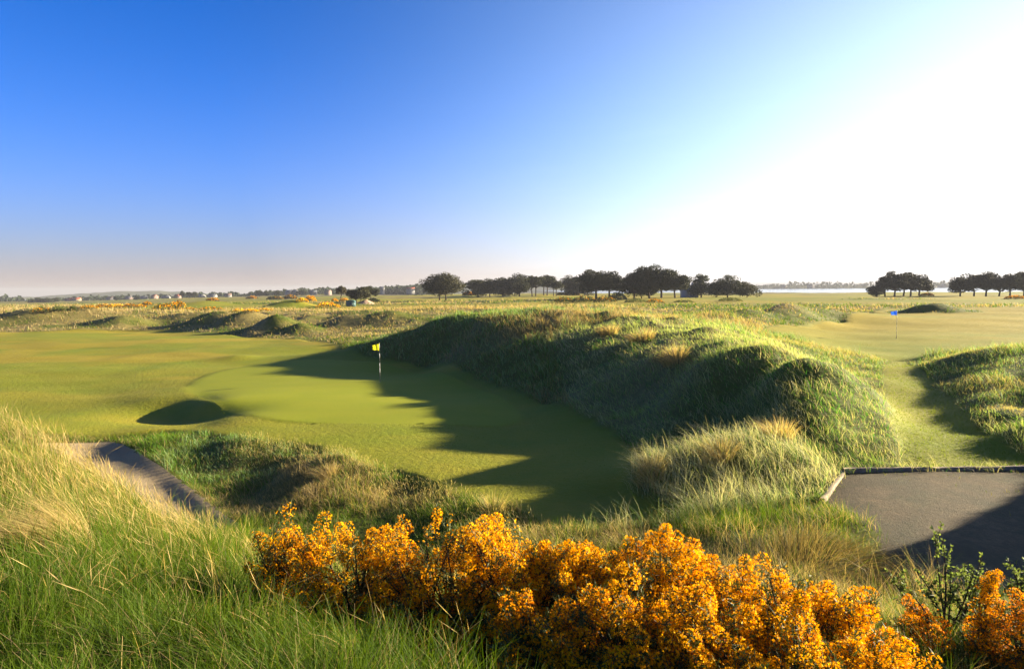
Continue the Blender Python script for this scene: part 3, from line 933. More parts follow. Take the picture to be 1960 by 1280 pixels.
# close cropped tufts on the mown path and the fringe of the green
x, y = scatter(110000, 14.5, 40.0, -0.75, 0.85)
mo = grid(gz['mown'], x, y) * (1 - grid(gz['putt'], x, y))
keep = (mo > 0.4) & (grid(gz['gravel'], x, y) > 0.12) & (grid(gz['sand'], x, y) > 0.1) & (rng.uniform(0, 1, len(x)) < np.where(grid(gz['path'], x, y) > 0.4, 1.0, 0.25))
x, y = x[keep], y[keep]; m_ = len(x)
pt = grid(gz['path'], x, y)
f1 = rng.uniform(0, 1, m_)
V1, Q1, C1 = blade_arrays(np.c_[x, y, G(x, y) - 0.005], (0.025 + 0.05 * pt * fbm(x / 0.25, y / 0.25, 151, 2)) * rng.uniform(0.6, 1.2, m_), 0.0008 * y + 0.004, rng.normal(-0.1, 0.4, m_), rng.normal(0, 0.4, m_), mixc(LUSH2, np.array([0.20, 0.24, 0.012]), f1 * 0.5) * 0.9, mixc(LUSH2, np.array([0.20, 0.24, 0.012]), f1), 2)
link('short_grass', mesh_quads('short_grass', V1, Q1, C1), M_GRASS, label='close cropped grass blades of the mown path and fringe', kind='stuff', cat='grass')


def tussock(label, px, py, h, r, n, dry, lean=(-0.25, 0.0), spread=0.8, name='grass_tussock', group=None, dark=1.0):
    c = ghit(px, py)
    a = rng.uniform(0, 2 * math.pi, n); rr = r * np.sqrt(rng.uniform(0, 1, n))
    x = c[0] + np.cos(a) * rr; y = c[1] + np.sin(a) * rr
    mag = spread * (0.25 + 0.75 * rr / r) * rng.uniform(0.6, 1.3, n)
    isd = rng.uniform(0, 1, n) < dry
    f = rng.uniform(0, 1, n)
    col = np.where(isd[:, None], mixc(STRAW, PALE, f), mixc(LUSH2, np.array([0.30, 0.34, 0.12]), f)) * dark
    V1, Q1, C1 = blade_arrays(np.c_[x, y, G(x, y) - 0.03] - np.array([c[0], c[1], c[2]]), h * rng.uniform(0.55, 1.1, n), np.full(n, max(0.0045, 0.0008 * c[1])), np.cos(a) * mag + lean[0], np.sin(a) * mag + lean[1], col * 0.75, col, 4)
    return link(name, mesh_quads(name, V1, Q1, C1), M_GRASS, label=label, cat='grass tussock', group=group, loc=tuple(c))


TG = 'pale grass tussocks on the banks'
tussock('big blond tussock combed flat to the left, at the left edge of the near bank', 140, 1065, 0.85, 0.2, 1000, 0.85, (-1.0, 0.05), 0.5)
tussock('straw blond tuft on the mid crest of the dune, above the shaded face', 1290, 690, 0.75, 0.5, 420, 0.9, group=TG)
tussock('blond tuft at the upper left of the lit dune top', 1165, 640, 0.7, 0.5, 420, 0.85, group=TG)
tussock('blond tuft high on the dune top, right of the shaded brow', 1230, 650, 0.75, 0.6, 420, 0.85, group=TG)
tussock('upright blond tuft at the top of the low grass tongue', 1490, 840, 0.7, 0.35, 500, 0.9, group=TG)
tussock('blond tuft in the middle of the low grass tongue', 1375, 880, 0.65, 0.35, 500, 0.85, group=TG)
tussock('blond tuft at the left tip of the low grass tongue, against the shaded green', 1245, 915, 0.6, 0.32, 500, 0.85, group=TG)
tussock('small white blond tuft on the bank below the green', 628, 915, 0.5, 0.22, 320, 0.95, (-0.35, 0), group=TG)
tussock('wispy tuft on the bank end, just above the gorse', 945, 975, 0.55, 0.35, 220, 0.6, (0.0, 0), group=TG)
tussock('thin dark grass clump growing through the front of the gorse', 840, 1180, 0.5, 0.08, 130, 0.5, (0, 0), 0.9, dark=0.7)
tussock('heap of flattened brown dead grass beside the gravel, darkened as if in shade', 1590, 1080, 0.6, 1.0, 2600, 0.75, (0.5, -0.5), 1.1, name='dead_grass_heap', dark=0.36)  # low dark factor puts the heap's shade into its blade colour


# ------------------------------------------------------------------ flags
def flag_pole(label, px, py, height, cloth, cloth_w, cloth_h, bands, sway, group):
    c = ghit(px, py)
    t = thing('golf_flag', label, 'golf flag', tuple(c), group)
    b = MB(); n = len(bands)
    zs = np.linspace(-0.05, height, n + 1)
    for i, col in enumerate(bands):
        b.tube([(0, 0, zs[i]), (0, 0, zs[i + 1])], [0.014, 0.014], 8, True, col)
    link('pole', b.mesh('pole'), M_PLAIN, t)
    b = MB()
    b.tube([(0, 0, height), (0, 0, height + 0.03)], [0.02, 0.016], 8, True, (0.7, 0.65, 0.1))
    link('finial', b.mesh('finial'), M_PLAIN, t)
    nu, nv = 18, 10
    u = np.linspace(0, 1, nu)[:, None] + np.zeros((nu, nv)); v = np.linspace(0, 1, nv)[None] + np.zeros((nu, nv))
    x = -(0.014 + cloth_w * u * (1 - 0.06 * np.sin(v * 3)))
    y = 0.07 * np.sin(u * 8.5 + v * 1.2) * u + sway * u
    z = height - 0.02 - cloth_h * v * (1 - 0.12 * u) - 0.10 * u ** 1.5 * (1 - v) - 0.015 * np.sin(u * 9 + 1) * u
    vv = np.stack([x, y, z], -1).reshape(-1, 3)
    idn = np.arange(nu * nv).reshape(nu, nv)
    q = np.stack([idn[:-1, :-1], idn[1:, :-1], idn[1:, 1:], idn[:-1, 1:]], -1).reshape(-1, 4)
    link('flag', mesh_quads('flag', vv, q, np.tile(np.array([cloth]), (len(vv), 1)), True), M_CLOTH, t)
    # the cup: a thin white liner round a flat disc painted with the hole's darkness
    b = MB()
    th = np.linspace(0, 2 * math.pi, 17)[:-1]
    ri = np.c_[np.cos(th) * 0.052, np.sin(th) * 0.052, np.full(16, 0.008)]
    ro = np.c_[np.cos(th) * 0.060, np.sin(th) * 0.060, np.full(16, 0.006)]
    q = [[i, (i + 1) % 16, 16 + (i + 1) % 16, 16 + i] for i in range(16)]
    b.add(np.vstack([ri, ro]), q, col=(0.3, 0.3, 0.26))
    b.add(np.vstack([ri * [1, 1, 0.9], [[0, 0, 0.0072]]]), None, [[i, (i + 1) % 16, 16] for i in range(16)], col=(0.01, 0.01, 0.008))
    link('cup', b.mesh('cup'), M_PLAIN, t)
    return t


WHT, BLK = (0.62, 0.62, 0.58), (0.03, 0.03, 0.028)
flag_pole('yellow flag on a black and white banded pole, on the nearer putting green', 727.5, 730, 2.18, (0.85, 0.78, 0.02), 0.42, 0.38, [BLK, BLK, WHT, WHT, BLK, WHT, BLK, WHT], 0.05, 'golf flags')
flag_pole('blue flag on a thin pale pole, on the far green to the right', 1715.5, 648, 2.15, (0.02, 0.12, 0.75), 0.42, 0.34, [BLK, (0.45, 0.42, 0.2), (0.5, 0.47, 0.24), (0.5, 0.47, 0.24), (0.5, 0.47, 0.24), (0.5, 0.47, 0.24)], 0.08, 'golf flags')


# ------------------------------------------------------------------ timber edging of the gravel pad
def board(label, p, q, h=0.12, w=0.1):
    p = np.array(p, float); q = np.array(q, float)
    mid = (p + q) / 2; L = np.hypot(*(q - p)); rz = math.atan2(q[1] - p[1], q[0] - p[0])
    z = float(G(np.array([mid[0]]), np.array([mid[1]]))[0])
    b = MB(); n = max(6, int(L / 0.25))
    xs = np.linspace(-L / 2, L / 2, n)
    wob = (fbm(xs * 1.1 + p[0], xs * 0 + p[1], 9) - 0.5)
    prof = [(-w / 2, -0.15), (-w / 2, h - 0.012), (-w / 2 + 0.012, h), (w / 2 - 0.012, h), (w / 2, h - 0.012), (w / 2, -0.15)]
    V = []
    for i, xx in enumerate(xs):
        for (yy, zz) in prof:
            V.append((xx, yy + 0.04 * wob[i], zz + 0.05 * wob[i] * (zz > 0)))
    m_ = len(prof); Q = []
    for i in range(n - 1):
        for j in range(m_ - 1):
            Q.append([i * m_ + j, i * m_ + j + 1, (i + 1) * m_ + j + 1, (i + 1) * m_ + j])
    V = np.array(V)
    caps = [[0, 1, 4, 5], [1, 2, 3, 4], [(n - 1) * m_ + 5, (n - 1) * m_ + 4, (n - 1) * m_ + 1, (n - 1) * m_], [(n - 1) * m_ + 4, (n - 1) * m_ + 3, (n - 1) * m_ + 2, (n - 1) * m_ + 1]]
    b.add(V, Q + caps, col=(0.24, 0.19, 0.14))
    o = link('edging_board', b.mesh('edging_board'), M_WOOD, label=label, cat='timber board', group='timber edging of the gravel', loc=(mid[0], mid[1], z - 0.03))
    o.rotation_euler[2] = rz
    return o


board('weathered edging board on the left side of the gravel, running towards the viewer', (6.36, 13.45), (7.80, 15.48))
board('weathered edging board across the far side of the gravel, nearest its left corner', (7.84, 15.56), (9.95, 15.58))
board('long weathered edging board along the foot of the mown path, beside the gravel', (9.98, 15.60), (14.4, 15.68))


# ------------------------------------------------------------------ gorse in the foreground
YEL = np.array([0.92, 0.51, 0.002]); ORA = np.array([0.78, 0.28, 0.002]); BRN = np.array([0.30, 0.11, 0.02])
SPN = np.array([0.035, 0.055, 0.012]); SPN2 = np.array([0.10, 0.12, 0.03])


def unit(v):
    return v / (np.linalg.norm(v, axis=-1, keepdims=True) + 1e-9)


def gorse(label, x, y, rx, ry, h, n, bloom=1.0, warm=0.3, seed=0, upright=0.0, zoff=0.0, name='gorse_bush', flowers=210, dens=1.3):
    """one bush: woody branches, spiny shoots and plumes of yellow pea flowers on a lumpy dome"""
    r = np.random.default_rng(1000 + seed)
    gz0 = float(G(np.array([x]), np.array([y]))[0])
    full_h = h
    t = thing(name, label, 'gorse bush', (x, y, gz0), 'gorse bushes in front')
    UP = np.array([0, 0, max(0.0, full_h - 0.72)])
    n = int(n * 1.55)
    zoff = max(0.0, h - 0.72); h = h - zoff; warm = warm - 0.12
    # shoot tips on a dome
    th = r.uniform(0, 2 * math.pi, n); ct = r.uniform(-0.45, 1.0, n); st = (1 - np.clip(ct, 0, 1) ** 2.6) ** 0.5
    dirs = np.c_[np.cos(th) * st, np.sin(th) * st, ct]
    lump = 0.72 + 0.5 * vnoise(dirs[:, 0] * 2.2 + seed * 3.3, dirs[:, 1] * 2.2 + dirs[:, 2] * 1.7, 7 + seed)
    rad = lump * r.uniform(0.80, 1.08, n)
    tip = dirs * rad[:, None] * np.array([rx, ry, h])
    tip = tip + UP
    tip[:, 2] = np.maximum(tip[:, 2], 0.08)
    ax = unit(unit(dirs * np.array([1 / rx, 1 / ry, 1 / h])) * (1.0 - 0.6 * upright) + np.array([0, 0, 0.35 + upright]) + r.normal(0, 0.30, (n, 3)))
    L = r.uniform(0.11, 0.22, n) * min(1.0, 0.6 + h)
    base = tip - ax * L[:, None]
    # ---- branches
    b = MB()
    for i in range(0, n, 3):
        p0 = np.array([r.normal(0, rx * 0.18), r.normal(0, ry * 0.18), -0.08])
        p3 = base[i]
        b.tube([p0, p0 * 0.6 + p3 * 0.35 + [0, 0, 0.1 * h], p0 * 0.2 + p3 * 0.8 + [0, 0, 0.04], tip[i] - ax[i] * 0.02], [0.014, 0.010, 0.006, 0.003], 5, False, (0.075, 0.055, 0.035))
    link('branches', b.mesh('branches'), M_BARK, t)
    # ---- spines along shoots and inside
    ns = int(n * 60 * dens)
    k = r.integers(0, n, ns); s = r.beta(1.3, 1.0, ns) * 1.0
    inner = r.uniform(0, 1, ns) < 0.35
    q0 = base[k] + ax[k] * (L[k] * s)[:, None] + r.normal(0, 0.018, (ns, 3))
    q0[inner] = base[k[inner]] * r.uniform(0.45, 1.0, (inner.sum(), 1)) + r.normal(0, 0.06, (inner.sum(), 3))
    dr = unit(ax[k] * 0.7 + r.normal(0, 0.7, (ns, 3)))
    ln = r.uniform(0.025, 0.055, ns)
    side = unit(np.cross(dr, r.normal(0, 1, (ns, 3)))) * 0.0032
    V = np.stack([q0 - side, q0 + side, q0 + dr * ln[:, None] + side * 0.15, q0 + dr * ln[:, None] - side * 0.15], 1).reshape(-1, 3)
    c = mixc(SPN, SPN2, r.uniform(0, 1, ns) * np.where(inner, 0.3, 1.0))
    V[:, 2] = np.maximum(V[:, 2], -0.05)
    link('spines', mesh_quads('spines', V, np.arange(4 * ns).reshape(-1, 4), np.repeat(c, 4, 0)), M_SPINE, t)
    # ---- flowers
    amount = np.clip((0.30 + 0.85 * sstep(-0.3, 0.45, (tip[:, 2] - UP[2]) / h)) * bloom * np.where(r.uniform(0, 1, n) < 0.33, 0.06, r.uniform(0.5, 1.35, n)), 0, 1.35)
    cnt = (amount * flowers * L / 0.22).astype(int)
    k = np.repeat(np.arange(n), cnt); nf = len(k)
    s = r.uniform(0.05, 1.02, nf)
    perp = unit(np.cross(ax[k], r.normal(0, 1, (nf, 3))))
    pw = r.uniform(0.036, 0.058, n)[k]
    pr = pw * np.sqrt(np.clip(1.0 - ((s - 0.52) / 0.56) ** 2, 0.04, 1)) * r.uniform(0.8, 1.05, nf)
    c0 = base[k] + ax[k] * (L[k] * s)[:, None] + perp * pr[:, None]
    o = unit(perp + ax[k] * 0.55 + r.normal(0, 0.25, (nf, 3)))         # facing
    sd = unit(np.cross(o, np.array([0.1, 0.2, 1.0]) + r.normal(0, 0.4, (nf, 3)))); up = np.cross(sd, o)
    sz = r.uniform(0.0055, 0.0090, nf)[:, None]
    # banner petal (a folded pair) and keel with two wings
    A = np.stack([c0, c0 + sd * sz * 0.95 + up * sz * 0.8 + o * sz * 0.2, c0 + up * sz * 1.6 + o * sz * 0.35, c0 - sd * sz * 0.95 + up * sz * 0.8 + o * sz * 0.2], 1)
    Cw = np.stack([c0 - up * sz * 0.3, c0 + sd * sz * 0.55 + o * sz * 0.7, c0 + o * sz * 1.7 - up * sz * 0.1, c0 - sd * sz * 0.55 + o * sz * 0.7], 1)
    V = np.stack([A, Cw], 1).reshape(-1, 3)
    w = np.clip(warm + 0.45 * (r.uniform(0, 1, n)[k] - 0.5) + r.normal(0, 0.22, nf), 0, 1)
    col = mixc(YEL, ORA, w)
    old = r.uniform(0, 1, nf) < 0.06 + 0.1 * (s < 0.3)
    col[old] = BRN
    V[:, 2] = np.maximum(V[:, 2], -0.02)
    link('blossom', mesh_quads('blossom', V, np.arange(8 * nf).reshape(-1, 4), np.repeat(col, 8, 0)), M_FLOWER, t)
    return t


def at(px, py, d):
    q = P(px, py, d)
    return q[0], q[1], q[2]


def gorse_px(label, px, top, d, wpx, depth, n, **kw):
    """bush whose top is seen at (px, top) at distance d, about wpx pixels wide"""
    x, y, zt = at(px, top, d)
    g0 = float(G(np.array([x]), np.array([y]))[0])
    h = max(0.45, zt - g0) / 1.05
    wide = 1.0 if kw.get('upright') else 1.45
    return gorse(label, x, y, wpx / K * d / 2 * wide, depth * (1.3 if wide > 1 else 1.0), h, n, **kw)


gorse_px('small leggy gorse bush at the left end of the row, half sunk in grass', 522, 985, 5.0, 120, 0.3, 80, seed=1, warm=0.4, bloom=0.95, upright=0.5, flowers=150)
gorse_px('broad low gorse bush left in the front row, above the green grass slope', 660, 1005, 4.9, 260, 0.45, 230, seed=2, warm=0.4, bloom=0.85)
gorse_px('gorse bush in the left middle of the row, its lower half dark and bare', 850, 1010, 4.7, 260, 0.48, 210, seed=3, warm=0.35, bloom=0.9)
gorse_px('gorse bush under the end of the grassy bank, pushing up pale yellow plumes', 985, 1000, 4.6, 220, 0.45, 170, seed=4, warm=0.22)
gorse_px('tall bright gorse bush in the centre of the row', 1135, 1003, 4.5, 230, 0.5, 190, seed=5, warm=0.2)
gorse_px('gorse bush whose top plumes stand against the shaded green', 1270, 1015, 4.3, 190, 0.45, 170, seed=6, warm=0.22)
gorse_px('upright gorse bush rising right of the middle of the row', 1405, 1065, 4.0, 150, 0.4, 140, seed=7, warm=0.15)
gorse_px('golden gorse bush near the right end of the row', 1520, 1090, 3.8, 200, 0.45, 180, seed=8, warm=0.12)
gorse_px('dense golden gorse bush closing the right end of the row', 1635, 1130, 3.6, 170, 0.42, 170, seed=9, warm=0.1)
gorse_px('low orange gorse bush at the very front, bottom centre', 1050, 1145, 3.7, 190, 0.32, 110, seed=10, warm=0.6, bloom=0.8)
gorse_px('dark gorse bush in the front with open black gaps', 1210, 1120, 3.6, 230, 0.35, 140, seed=11, warm=0.35, bloom=0.75)
gorse_px('bright gorse bush at the bottom edge, right of centre', 1370, 1150, 3.35, 220, 0.36, 150, seed=12, warm=0.2)
gorse_px('golden gorse bush at the bottom right of the row', 1540, 1180, 3.2, 240, 0.36, 160, seed=13, warm=0.12)
gorse_px('dull orange gorse bush in shade beside the leafy shrub', 1765, 1128, 4.9, 84, 0.2, 44, seed=14, warm=0.9, bloom=0.8)
gorse_px('slender upright gorse spray in front of the gravel', 1893, 1066, 4.7, 62, 0.12, 22, seed=15, warm=0.45, upright=0.8)
gorse_px('orange gorse bush cut by the right edge of the picture', 1962, 1135, 4.5, 70, 0.18, 40, seed=16, warm=0.8, bloom=0.85)


# ------------------------------------------------------------------ leafy shrub before the gravel
def shrub(label, x, y, w, h, seed):
    r = np.random.default_rng(seed)
    z0 = float(G(np.array([x]), np.array([y]))[0])
    t = thing('leafy_shrub', label, 'shrub', (x, y, z0))
    b = MB(); Lv, Lc = [], []
    for i in range(15):
        a = r.uniform(-1, 1); e = np.array([a * w * 0.5, r.normal(0, 0.16), h * r.uniform(0.62, 1.05) * (1 - 0.28 * abs(a))])
        p0 = np.array([r.normal(0, 0.05), r.normal(0, 0.04), -0.05])
        mid = p0 * 0.5 + e * 0.5 + r.normal(0, 0.06, 3) + [e[0] * 0.12, 0, -0.04]
        tt = np.linspace(0, 1, 8)[:, None]
        pts = (1 - tt) ** 2 * p0 + 2 * tt * (1 - tt) * mid + tt ** 2 * e
        b.tube(pts, np.linspace(0.012, 0.003, 8), 5, False, (0.06, 0.045, 0.035))
        twigs = [(pts, 3)]
        for j in range(5):
            f = r.integers(3, 7); d = unit(r.normal(0, 1, 3) * [1, 0.8, 0.4] + [0, 0, 0.5]) * r.uniform(0.1, 0.2)
            tp = np.stack([pts[f] + d * s + [0, 0, 0.03 * s * s] for s in np.linspace(0, 1, 4)])
            b.tube(tp, np.linspace(0.005, 0.002, 4), 4, False, (0.07, 0.05, 0.035)); twigs.append((tp, 0))
        for tp, st in twigs:
            for s in np.linspace(0.25 if st == 0 else 0.45, 1.0, 7 if st == 0 else 9):
                p = np.array([np.interp(s, np.linspace(0, 1, len(tp)), tp[:, c]) for c in range(3)])
                for _ in range(4):
                    d = unit(r.normal(0, 1, 3) + [0, 0, 0.6]); sd = unit(np.cross(d, r.normal(0, 1, 3)))
                    nn = np.cross(d, sd)
                    L = r.uniform(0.022, 0.038); Wd = L * 0.33
                    Lv.append([p, p + d * L * 0.5 + sd * Wd + nn * 0.003, p + d * L, p + d * L * 0.5 - sd * Wd + nn * 0.003])
                    c = np.array([0.13, 0.19, 0.055]) * r.uniform(0.6, 1.25) + np.array([0.03, 0.02, 0.01]) * r.uniform(0, 1)
                    Lc.append([c] * 4)
    link('branches', b.mesh('branches'), M_BARK, t)
    V = np.array(Lv).reshape(-1, 3)
    link('leaves', mesh_quads('leaves', V, np.arange(len(V)).reshape(-1, 4), np.array(Lc).reshape(-1, 3)), M_GRASS, t)


q = at(1815, 1150, 5.6)
shrub('sparse green leafy shrub in front of the gravel pad', q[0], q[1], 0.95, 0.95, 55)
q = at(1975, 1140, 5.2)
shrub('tips of a green leafy shrub at the right edge of the picture', q[0], q[1], 0.35, 0.85, 56)


# ------------------------------------------------------------------ distant gorse and scrub
def far_bush(label, px0, px1, top, base, kind, seed, d=None, name='gorse_bush', cat='gorse bush', group='gorse in flower on the far links'):
    r = np.random.default_rng(300 + seed)
    pc = (px0 + px1) / 2
    c = ghit(pc, base) if d is None else np.array(P(pc, base, d))
    if c is None or c[1] > 520:
        c = np.array(P(pc, base, 330.0))
    d = c[1]; w = (px1 - px0) / K * d; h = max(0.5, (base - top) / K * d)
    n = int(np.clip(90 * w, 220, 1300))
    th = r.uniform(0, 6.283, n); rr = np.sqrt(r.uniform(0, 1, n)); 
    x = np.cos(th) * rr * w / 2; y = np.sin(th) * rr * min(w, 6) / 2
    dome = np.sqrt(np.clip(1 - rr ** 2, 0, 1)) * (0.55 + 0.75 * fbm(x / 1.6 + seed, y / 1.6, 33 + seed))
    f = r.uniform(0, 1, n) ** 0.5
    z = h * dome * f
    sz = np.clip(0.10 * h + 0.0011 * d, 0.14, 0.7) * r.uniform(0.5, 1.2, n)
    a = unit(r.normal(0, 1, (n, 3))); b2 = unit(np.cross(a, r.normal(0, 1, (n, 3))))
    cc = np.c_[x, y, np.maximum(z, 0.05)]
    V = np.stack([cc - a * sz[:, None] * .5, cc + b2 * sz[:, None] * .5, cc + a * sz[:, None] * .5, cc - b2 * sz[:, None] * .5], 1).reshape(-1, 3)
    green = np.array([0.05, 0.07, 0.02])
    fl = r.uniform(0, 1, n)
    flower = (f > 0.62) & (r.uniform(0, 1, n) < {'bright': 0.9, 'orange': 0.7, 'dull': 0.18, 'scrub': 0.0, 'half': 0.5}[kind])
    base_c = mixc(green, green * 1.6 + [0.02, 0.0, 0.0], fl) * (1.0 if kind != 'scrub' else 1.5)
    fc_ = mixc(YEL, ORA, fl * (0.45 if kind == 'bright' else 1.0)) * (0.85 if kind == 'bright' else 0.62)
    col = np.where(flower[:, None], fc_, base_c)
    c[2] = float(G(np.array([c[0]]), np.array([c[1]]))[0])
    link(name, mesh_quads(name, V, np.arange(4 * n).reshape(-1, 4), np.repeat(col, 4, 0)), M_FLOWER, label=label, cat=cat, group=group, loc=tuple(c))


FB = [(62, 98, 587, 597, 'half', 'orange gorse patch far left, left of the brownish scrub bush'),
      (155, 188, 584, 591, 'orange', 'left end bush of the long orange gorse row far left'),
      (182, 212, 581, 590, 'orange', 'second bush of the long orange gorse row far left'),
      (206, 240, 581, 590, 'bright', 'middle bush of the long orange gorse row far left'),
      (234, 262, 580, 590, 'orange', 'fourth bush of the long orange gorse row far left'),
      (256, 282, 581, 590, 'orange', 'right end bush of the long orange gorse row far left'),
      (272, 292, 576, 584, 'orange', 'small gorse bush above the right end of the long orange row'),
      (294, 332, 577, 595, 'half', 'tall gorse bush with a dark left side, far left of the middle'),
      (322, 358, 574, 594, 'orange', 'tall orange gorse bush joined to the dark sided one'),
      (342, 385, 588, 595, 'half', 'low dark gorse hummock with orange top, right of the tall pair'),
      (380, 428, 585, 595, 'half', 'low gorse hummock above the straw dunes, orange along its top'),
      (395, 420, 569, 576, 'orange', 'small gorse bush on the far fairway edge below the village'),
      (470, 494, 566, 572, 'orange', 'thin strip of gorse beyond the bright far fairway'),
      (444, 470, 591, 597, 'bright', 'left bush of the thin yellow gorse line on the straw dunes'),
      (466, 496, 590, 597, 'bright', 'middle bush of the thin yellow gorse line on the straw dunes'),
      (492, 522, 589, 596, 'bright', 'right bush of the thin yellow gorse line on the straw dunes'),
      (510, 544, 566, 573, 'dull', 'dark gorse hummock behind the far green bank'),
      (540, 570, 564, 572, 'half', 'brownish orange gorse behind the far green bank'),
      (566, 590, 569, 578, 'bright', 'left half of the orange gorse clump on the far green bank'),
      (584, 606, 565, 577, 'bright', 'right half of the orange gorse clump on the far green bank'),
      (604, 652, 577, 590, 'bright', 'wide bright yellow gorse bush left of the green hut'),
      (634, 648, 571, 577, 'bright', 'small yellow gorse bush above the wide bright one'),
      (649, 668, 569, 577, 'bright', 'yellow gorse bush just behind the green hut'),
      (884, 910, 551, 559, 'orange', 'orange gorse right of the lone twin trunked pine'),
      (1064, 1088, 554, 561, 'orange', 'low orange gorse at the right end of the pine grove'),
      (1082, 1110, 549, 557, 'orange', 'orange gorse bush under the dark pine in the middle'),
      (1060, 1100, 567, 578, 'dull', 'left part of the dark gorse bank in front of the middle pines'),
      (1095, 1140, 565, 578, 'dull', 'middle part of the dark gorse bank in front of the middle pines'),
      (1135, 1182, 566, 578, 'dull', 'right part of the dark gorse bank in front of the middle pines'),
      (1236, 1272, 571, 580, 'half', 'low dark gorse mound with orange edge on the middle fairway'),
      (1762, 1786, 560, 567, 'half', 'orange tinged gorse at the foot of the right hand pine clump'),
      (1925, 1962, 565, 572, 'orange', 'orange gorse under the pines at the right edge')]
for i, (a0, a1, tp, bs, kd, lb) in enumerate(FB):
    far_bush(lb, a0, a1, tp, bs, kd, i)
SC = [(98, 132, 583, 596, 'brownish green scrub bush on the far left dunes'), (134, 146, 584, 593, 'small dark shrub right of the brownish scrub bush'),
      (1195, 1240, 570, 579, 'low green scrub in front of the large pine group'), (1290, 1330, 573, 579, 'low green scrub hummock on the middle fairway'),
      (1375, 1420, 569, 576, 'grey green scrub below the right end of the pine row')]
for i, (a0, a1, tp, bs, lb) in enumerate(SC):
    far_bush(lb, a0, a1, tp, bs, 'scrub', 60 + i, name='scrub_bush', cat='bush', group='scrub on the far links')


# ------------------------------------------------------------------ pines
def leaf_cloud(r, cen, rad, n, sz):
    """needle clump: n small faces in an ellipsoid shell"""
    d = unit(r.normal(0, 1, (n, 3))); f = r.uniform(0.35, 1.05, n) ** 0.6
    c = cen + d * f[:, None] * rad
    a = unit(r.normal(0, 1, (n, 3)) + d * 0.5); b = unit(np.cross(a, r.normal(0, 1, (n, 3))))
    s = sz * r.uniform(0.5, 1.25, n)[:, None]
    return np.stack([c - a * s * .6, c + b * s * .35, c + a * s * .6, c - b * s * .35], 1).reshape(-1, 3)


def pine(label, px, base, top, wpx, d, seed, form='pine', trunks=1, group=None, crown=0.45, col=(0.020, 0.028, 0.010), name='pine_tree', leaf=1.0, lean=0.0, flat=0.5):
    r = np.random.default_rng(500 + seed)
    c = np.array(P(px, base, d)); h = (base - top) / K * d; w = wpx / K * d
    z = float(G(np.array([c[0]]), np.array([c[1]]))[0])
    c[2] = min(c[2], z + 0.3)
    h += P(px, base, d)[2] - c[2] if abs(P(px, base, d)[2] - c[2]) < 8 else 0
    t = thing(name, label, 'tree', tuple(c), group)
    zc = h * crown * 0.95
    # clumps
    n = int(np.clip(w * h * 0.52, 26, 84)); w *= 1.1
    th = r.uniform(0, 6.283, n); rr = np.sqrt(r.uniform(0, 1, n)) * 0.88
    x = np.cos(th) * rr * w / 2; y = np.sin(th) * rr * w / 2
    if form == 'pine':
        lob = 0.72 + 0.5 * vnoise(np.cos(th) * 1.3 + seed * 1.7, np.sin(th) * 1.3 + seed * 0.6, 19)
        x *= 0.7 + 0.55 * vnoise(np.cos(th) * 1.1 + seed, np.sin(th) * 1.1, 23)
        topz = h * np.minimum(lob, 1.0) * (1 - 0.42 * rr ** 2 * (1 - flat * 0.4)) * r.uniform(0.86, 1.0, n); botz = zc + (h - zc) * 0.10 * (1 - rr) * flat - 0.06 * h
        zz = botz + (topz - botz) * r.uniform(0, 1, n) ** 0.72 - 0.06 * h
    elif form == 'cone':
        zz = zc + (h - zc) * (1 - rr) * r.uniform(0.55, 1.0, n)
    else:
        zz = zc + (h - zc) * np.sqrt(np.clip(1 - rr ** 2, 0, 1)) * r.uniform(0.2, 0.92, n)
    x += lean * h * (zz / h) ** 2
    rad = r.uniform(0.085, 0.20, n) * w + 0.25
    b = MB(); tops = []
    for k in range(trunks):
        x0 = (k - (trunks - 1) / 2) * w * 0.16
        pts = np.array([[x0, 0, -0.4], [x0 * 1.1 + r.normal(0, .12), r.normal(0, .1), zc * 0.5], [x0 * 1.2 + lean * zc + r.normal(0, .2), r.normal(0, .2), zc], [x0 * 1.3 + lean * h * 0.6, 0, h * 0.78]])
        b.tube(pts, np.array([0.036, 0.028, 0.022, 0.008]) * max(h, 4) * (0.8 if trunks > 1 else 1.0), 7, False, (0.060, 0.045, 0.035))
        tops.append(pts)
    for i in range(n):
        p = tops[i % trunks]
        zb = np.clip(zz[i] - 0.35 * np.hypot(x[i], y[i]) - 0.05 * h, zc * 0.55, h * 0.75)
        s = np.array([np.interp(zb, p[:, 2], p[:, k]) for k in range(3)])
        e = np.array([x[i], y[i], zz[i]])
        b.tube([s, s * 0.5 + e * 0.5 + [0, 0, -0.03 * h], e], np.array([0.010, 0.007, 0.003]) * h, 4, False, (0.055, 0.042, 0.033))
    link('trunk', b.mesh('trunk'), M_BARK, t)
    V, C = [], []
    px_size = d / 667.0
    for i in range(n):
        m_ = int(np.clip(130 * (rad[i] / (px_size * 2.6)) ** 1.1 * leaf, 50, 260))
        v = leaf_cloud(r, np.array([x[i], y[i], zz[i]]), rad[i] * np.array([1.12, 1.12, 0.72 if form != 'pine' else 0.66]), m_, max(0.40, px_size * 1.1))
        V.append(v); cc = np.array(col) * r.uniform(0.75, 1.35, (m_, 1)) + np.array([0.012, 0.006, 0.002]) * r.uniform(0, 1, (m_, 1))
        C.append(np.repeat(cc, 4, 0))
    V = np.vstack(V); C = np.vstack(C)
    link('crown', mesh_quads('crown', V, np.arange(len(V)).reshape(-1, 4), C), M_FOL, t)
    return t


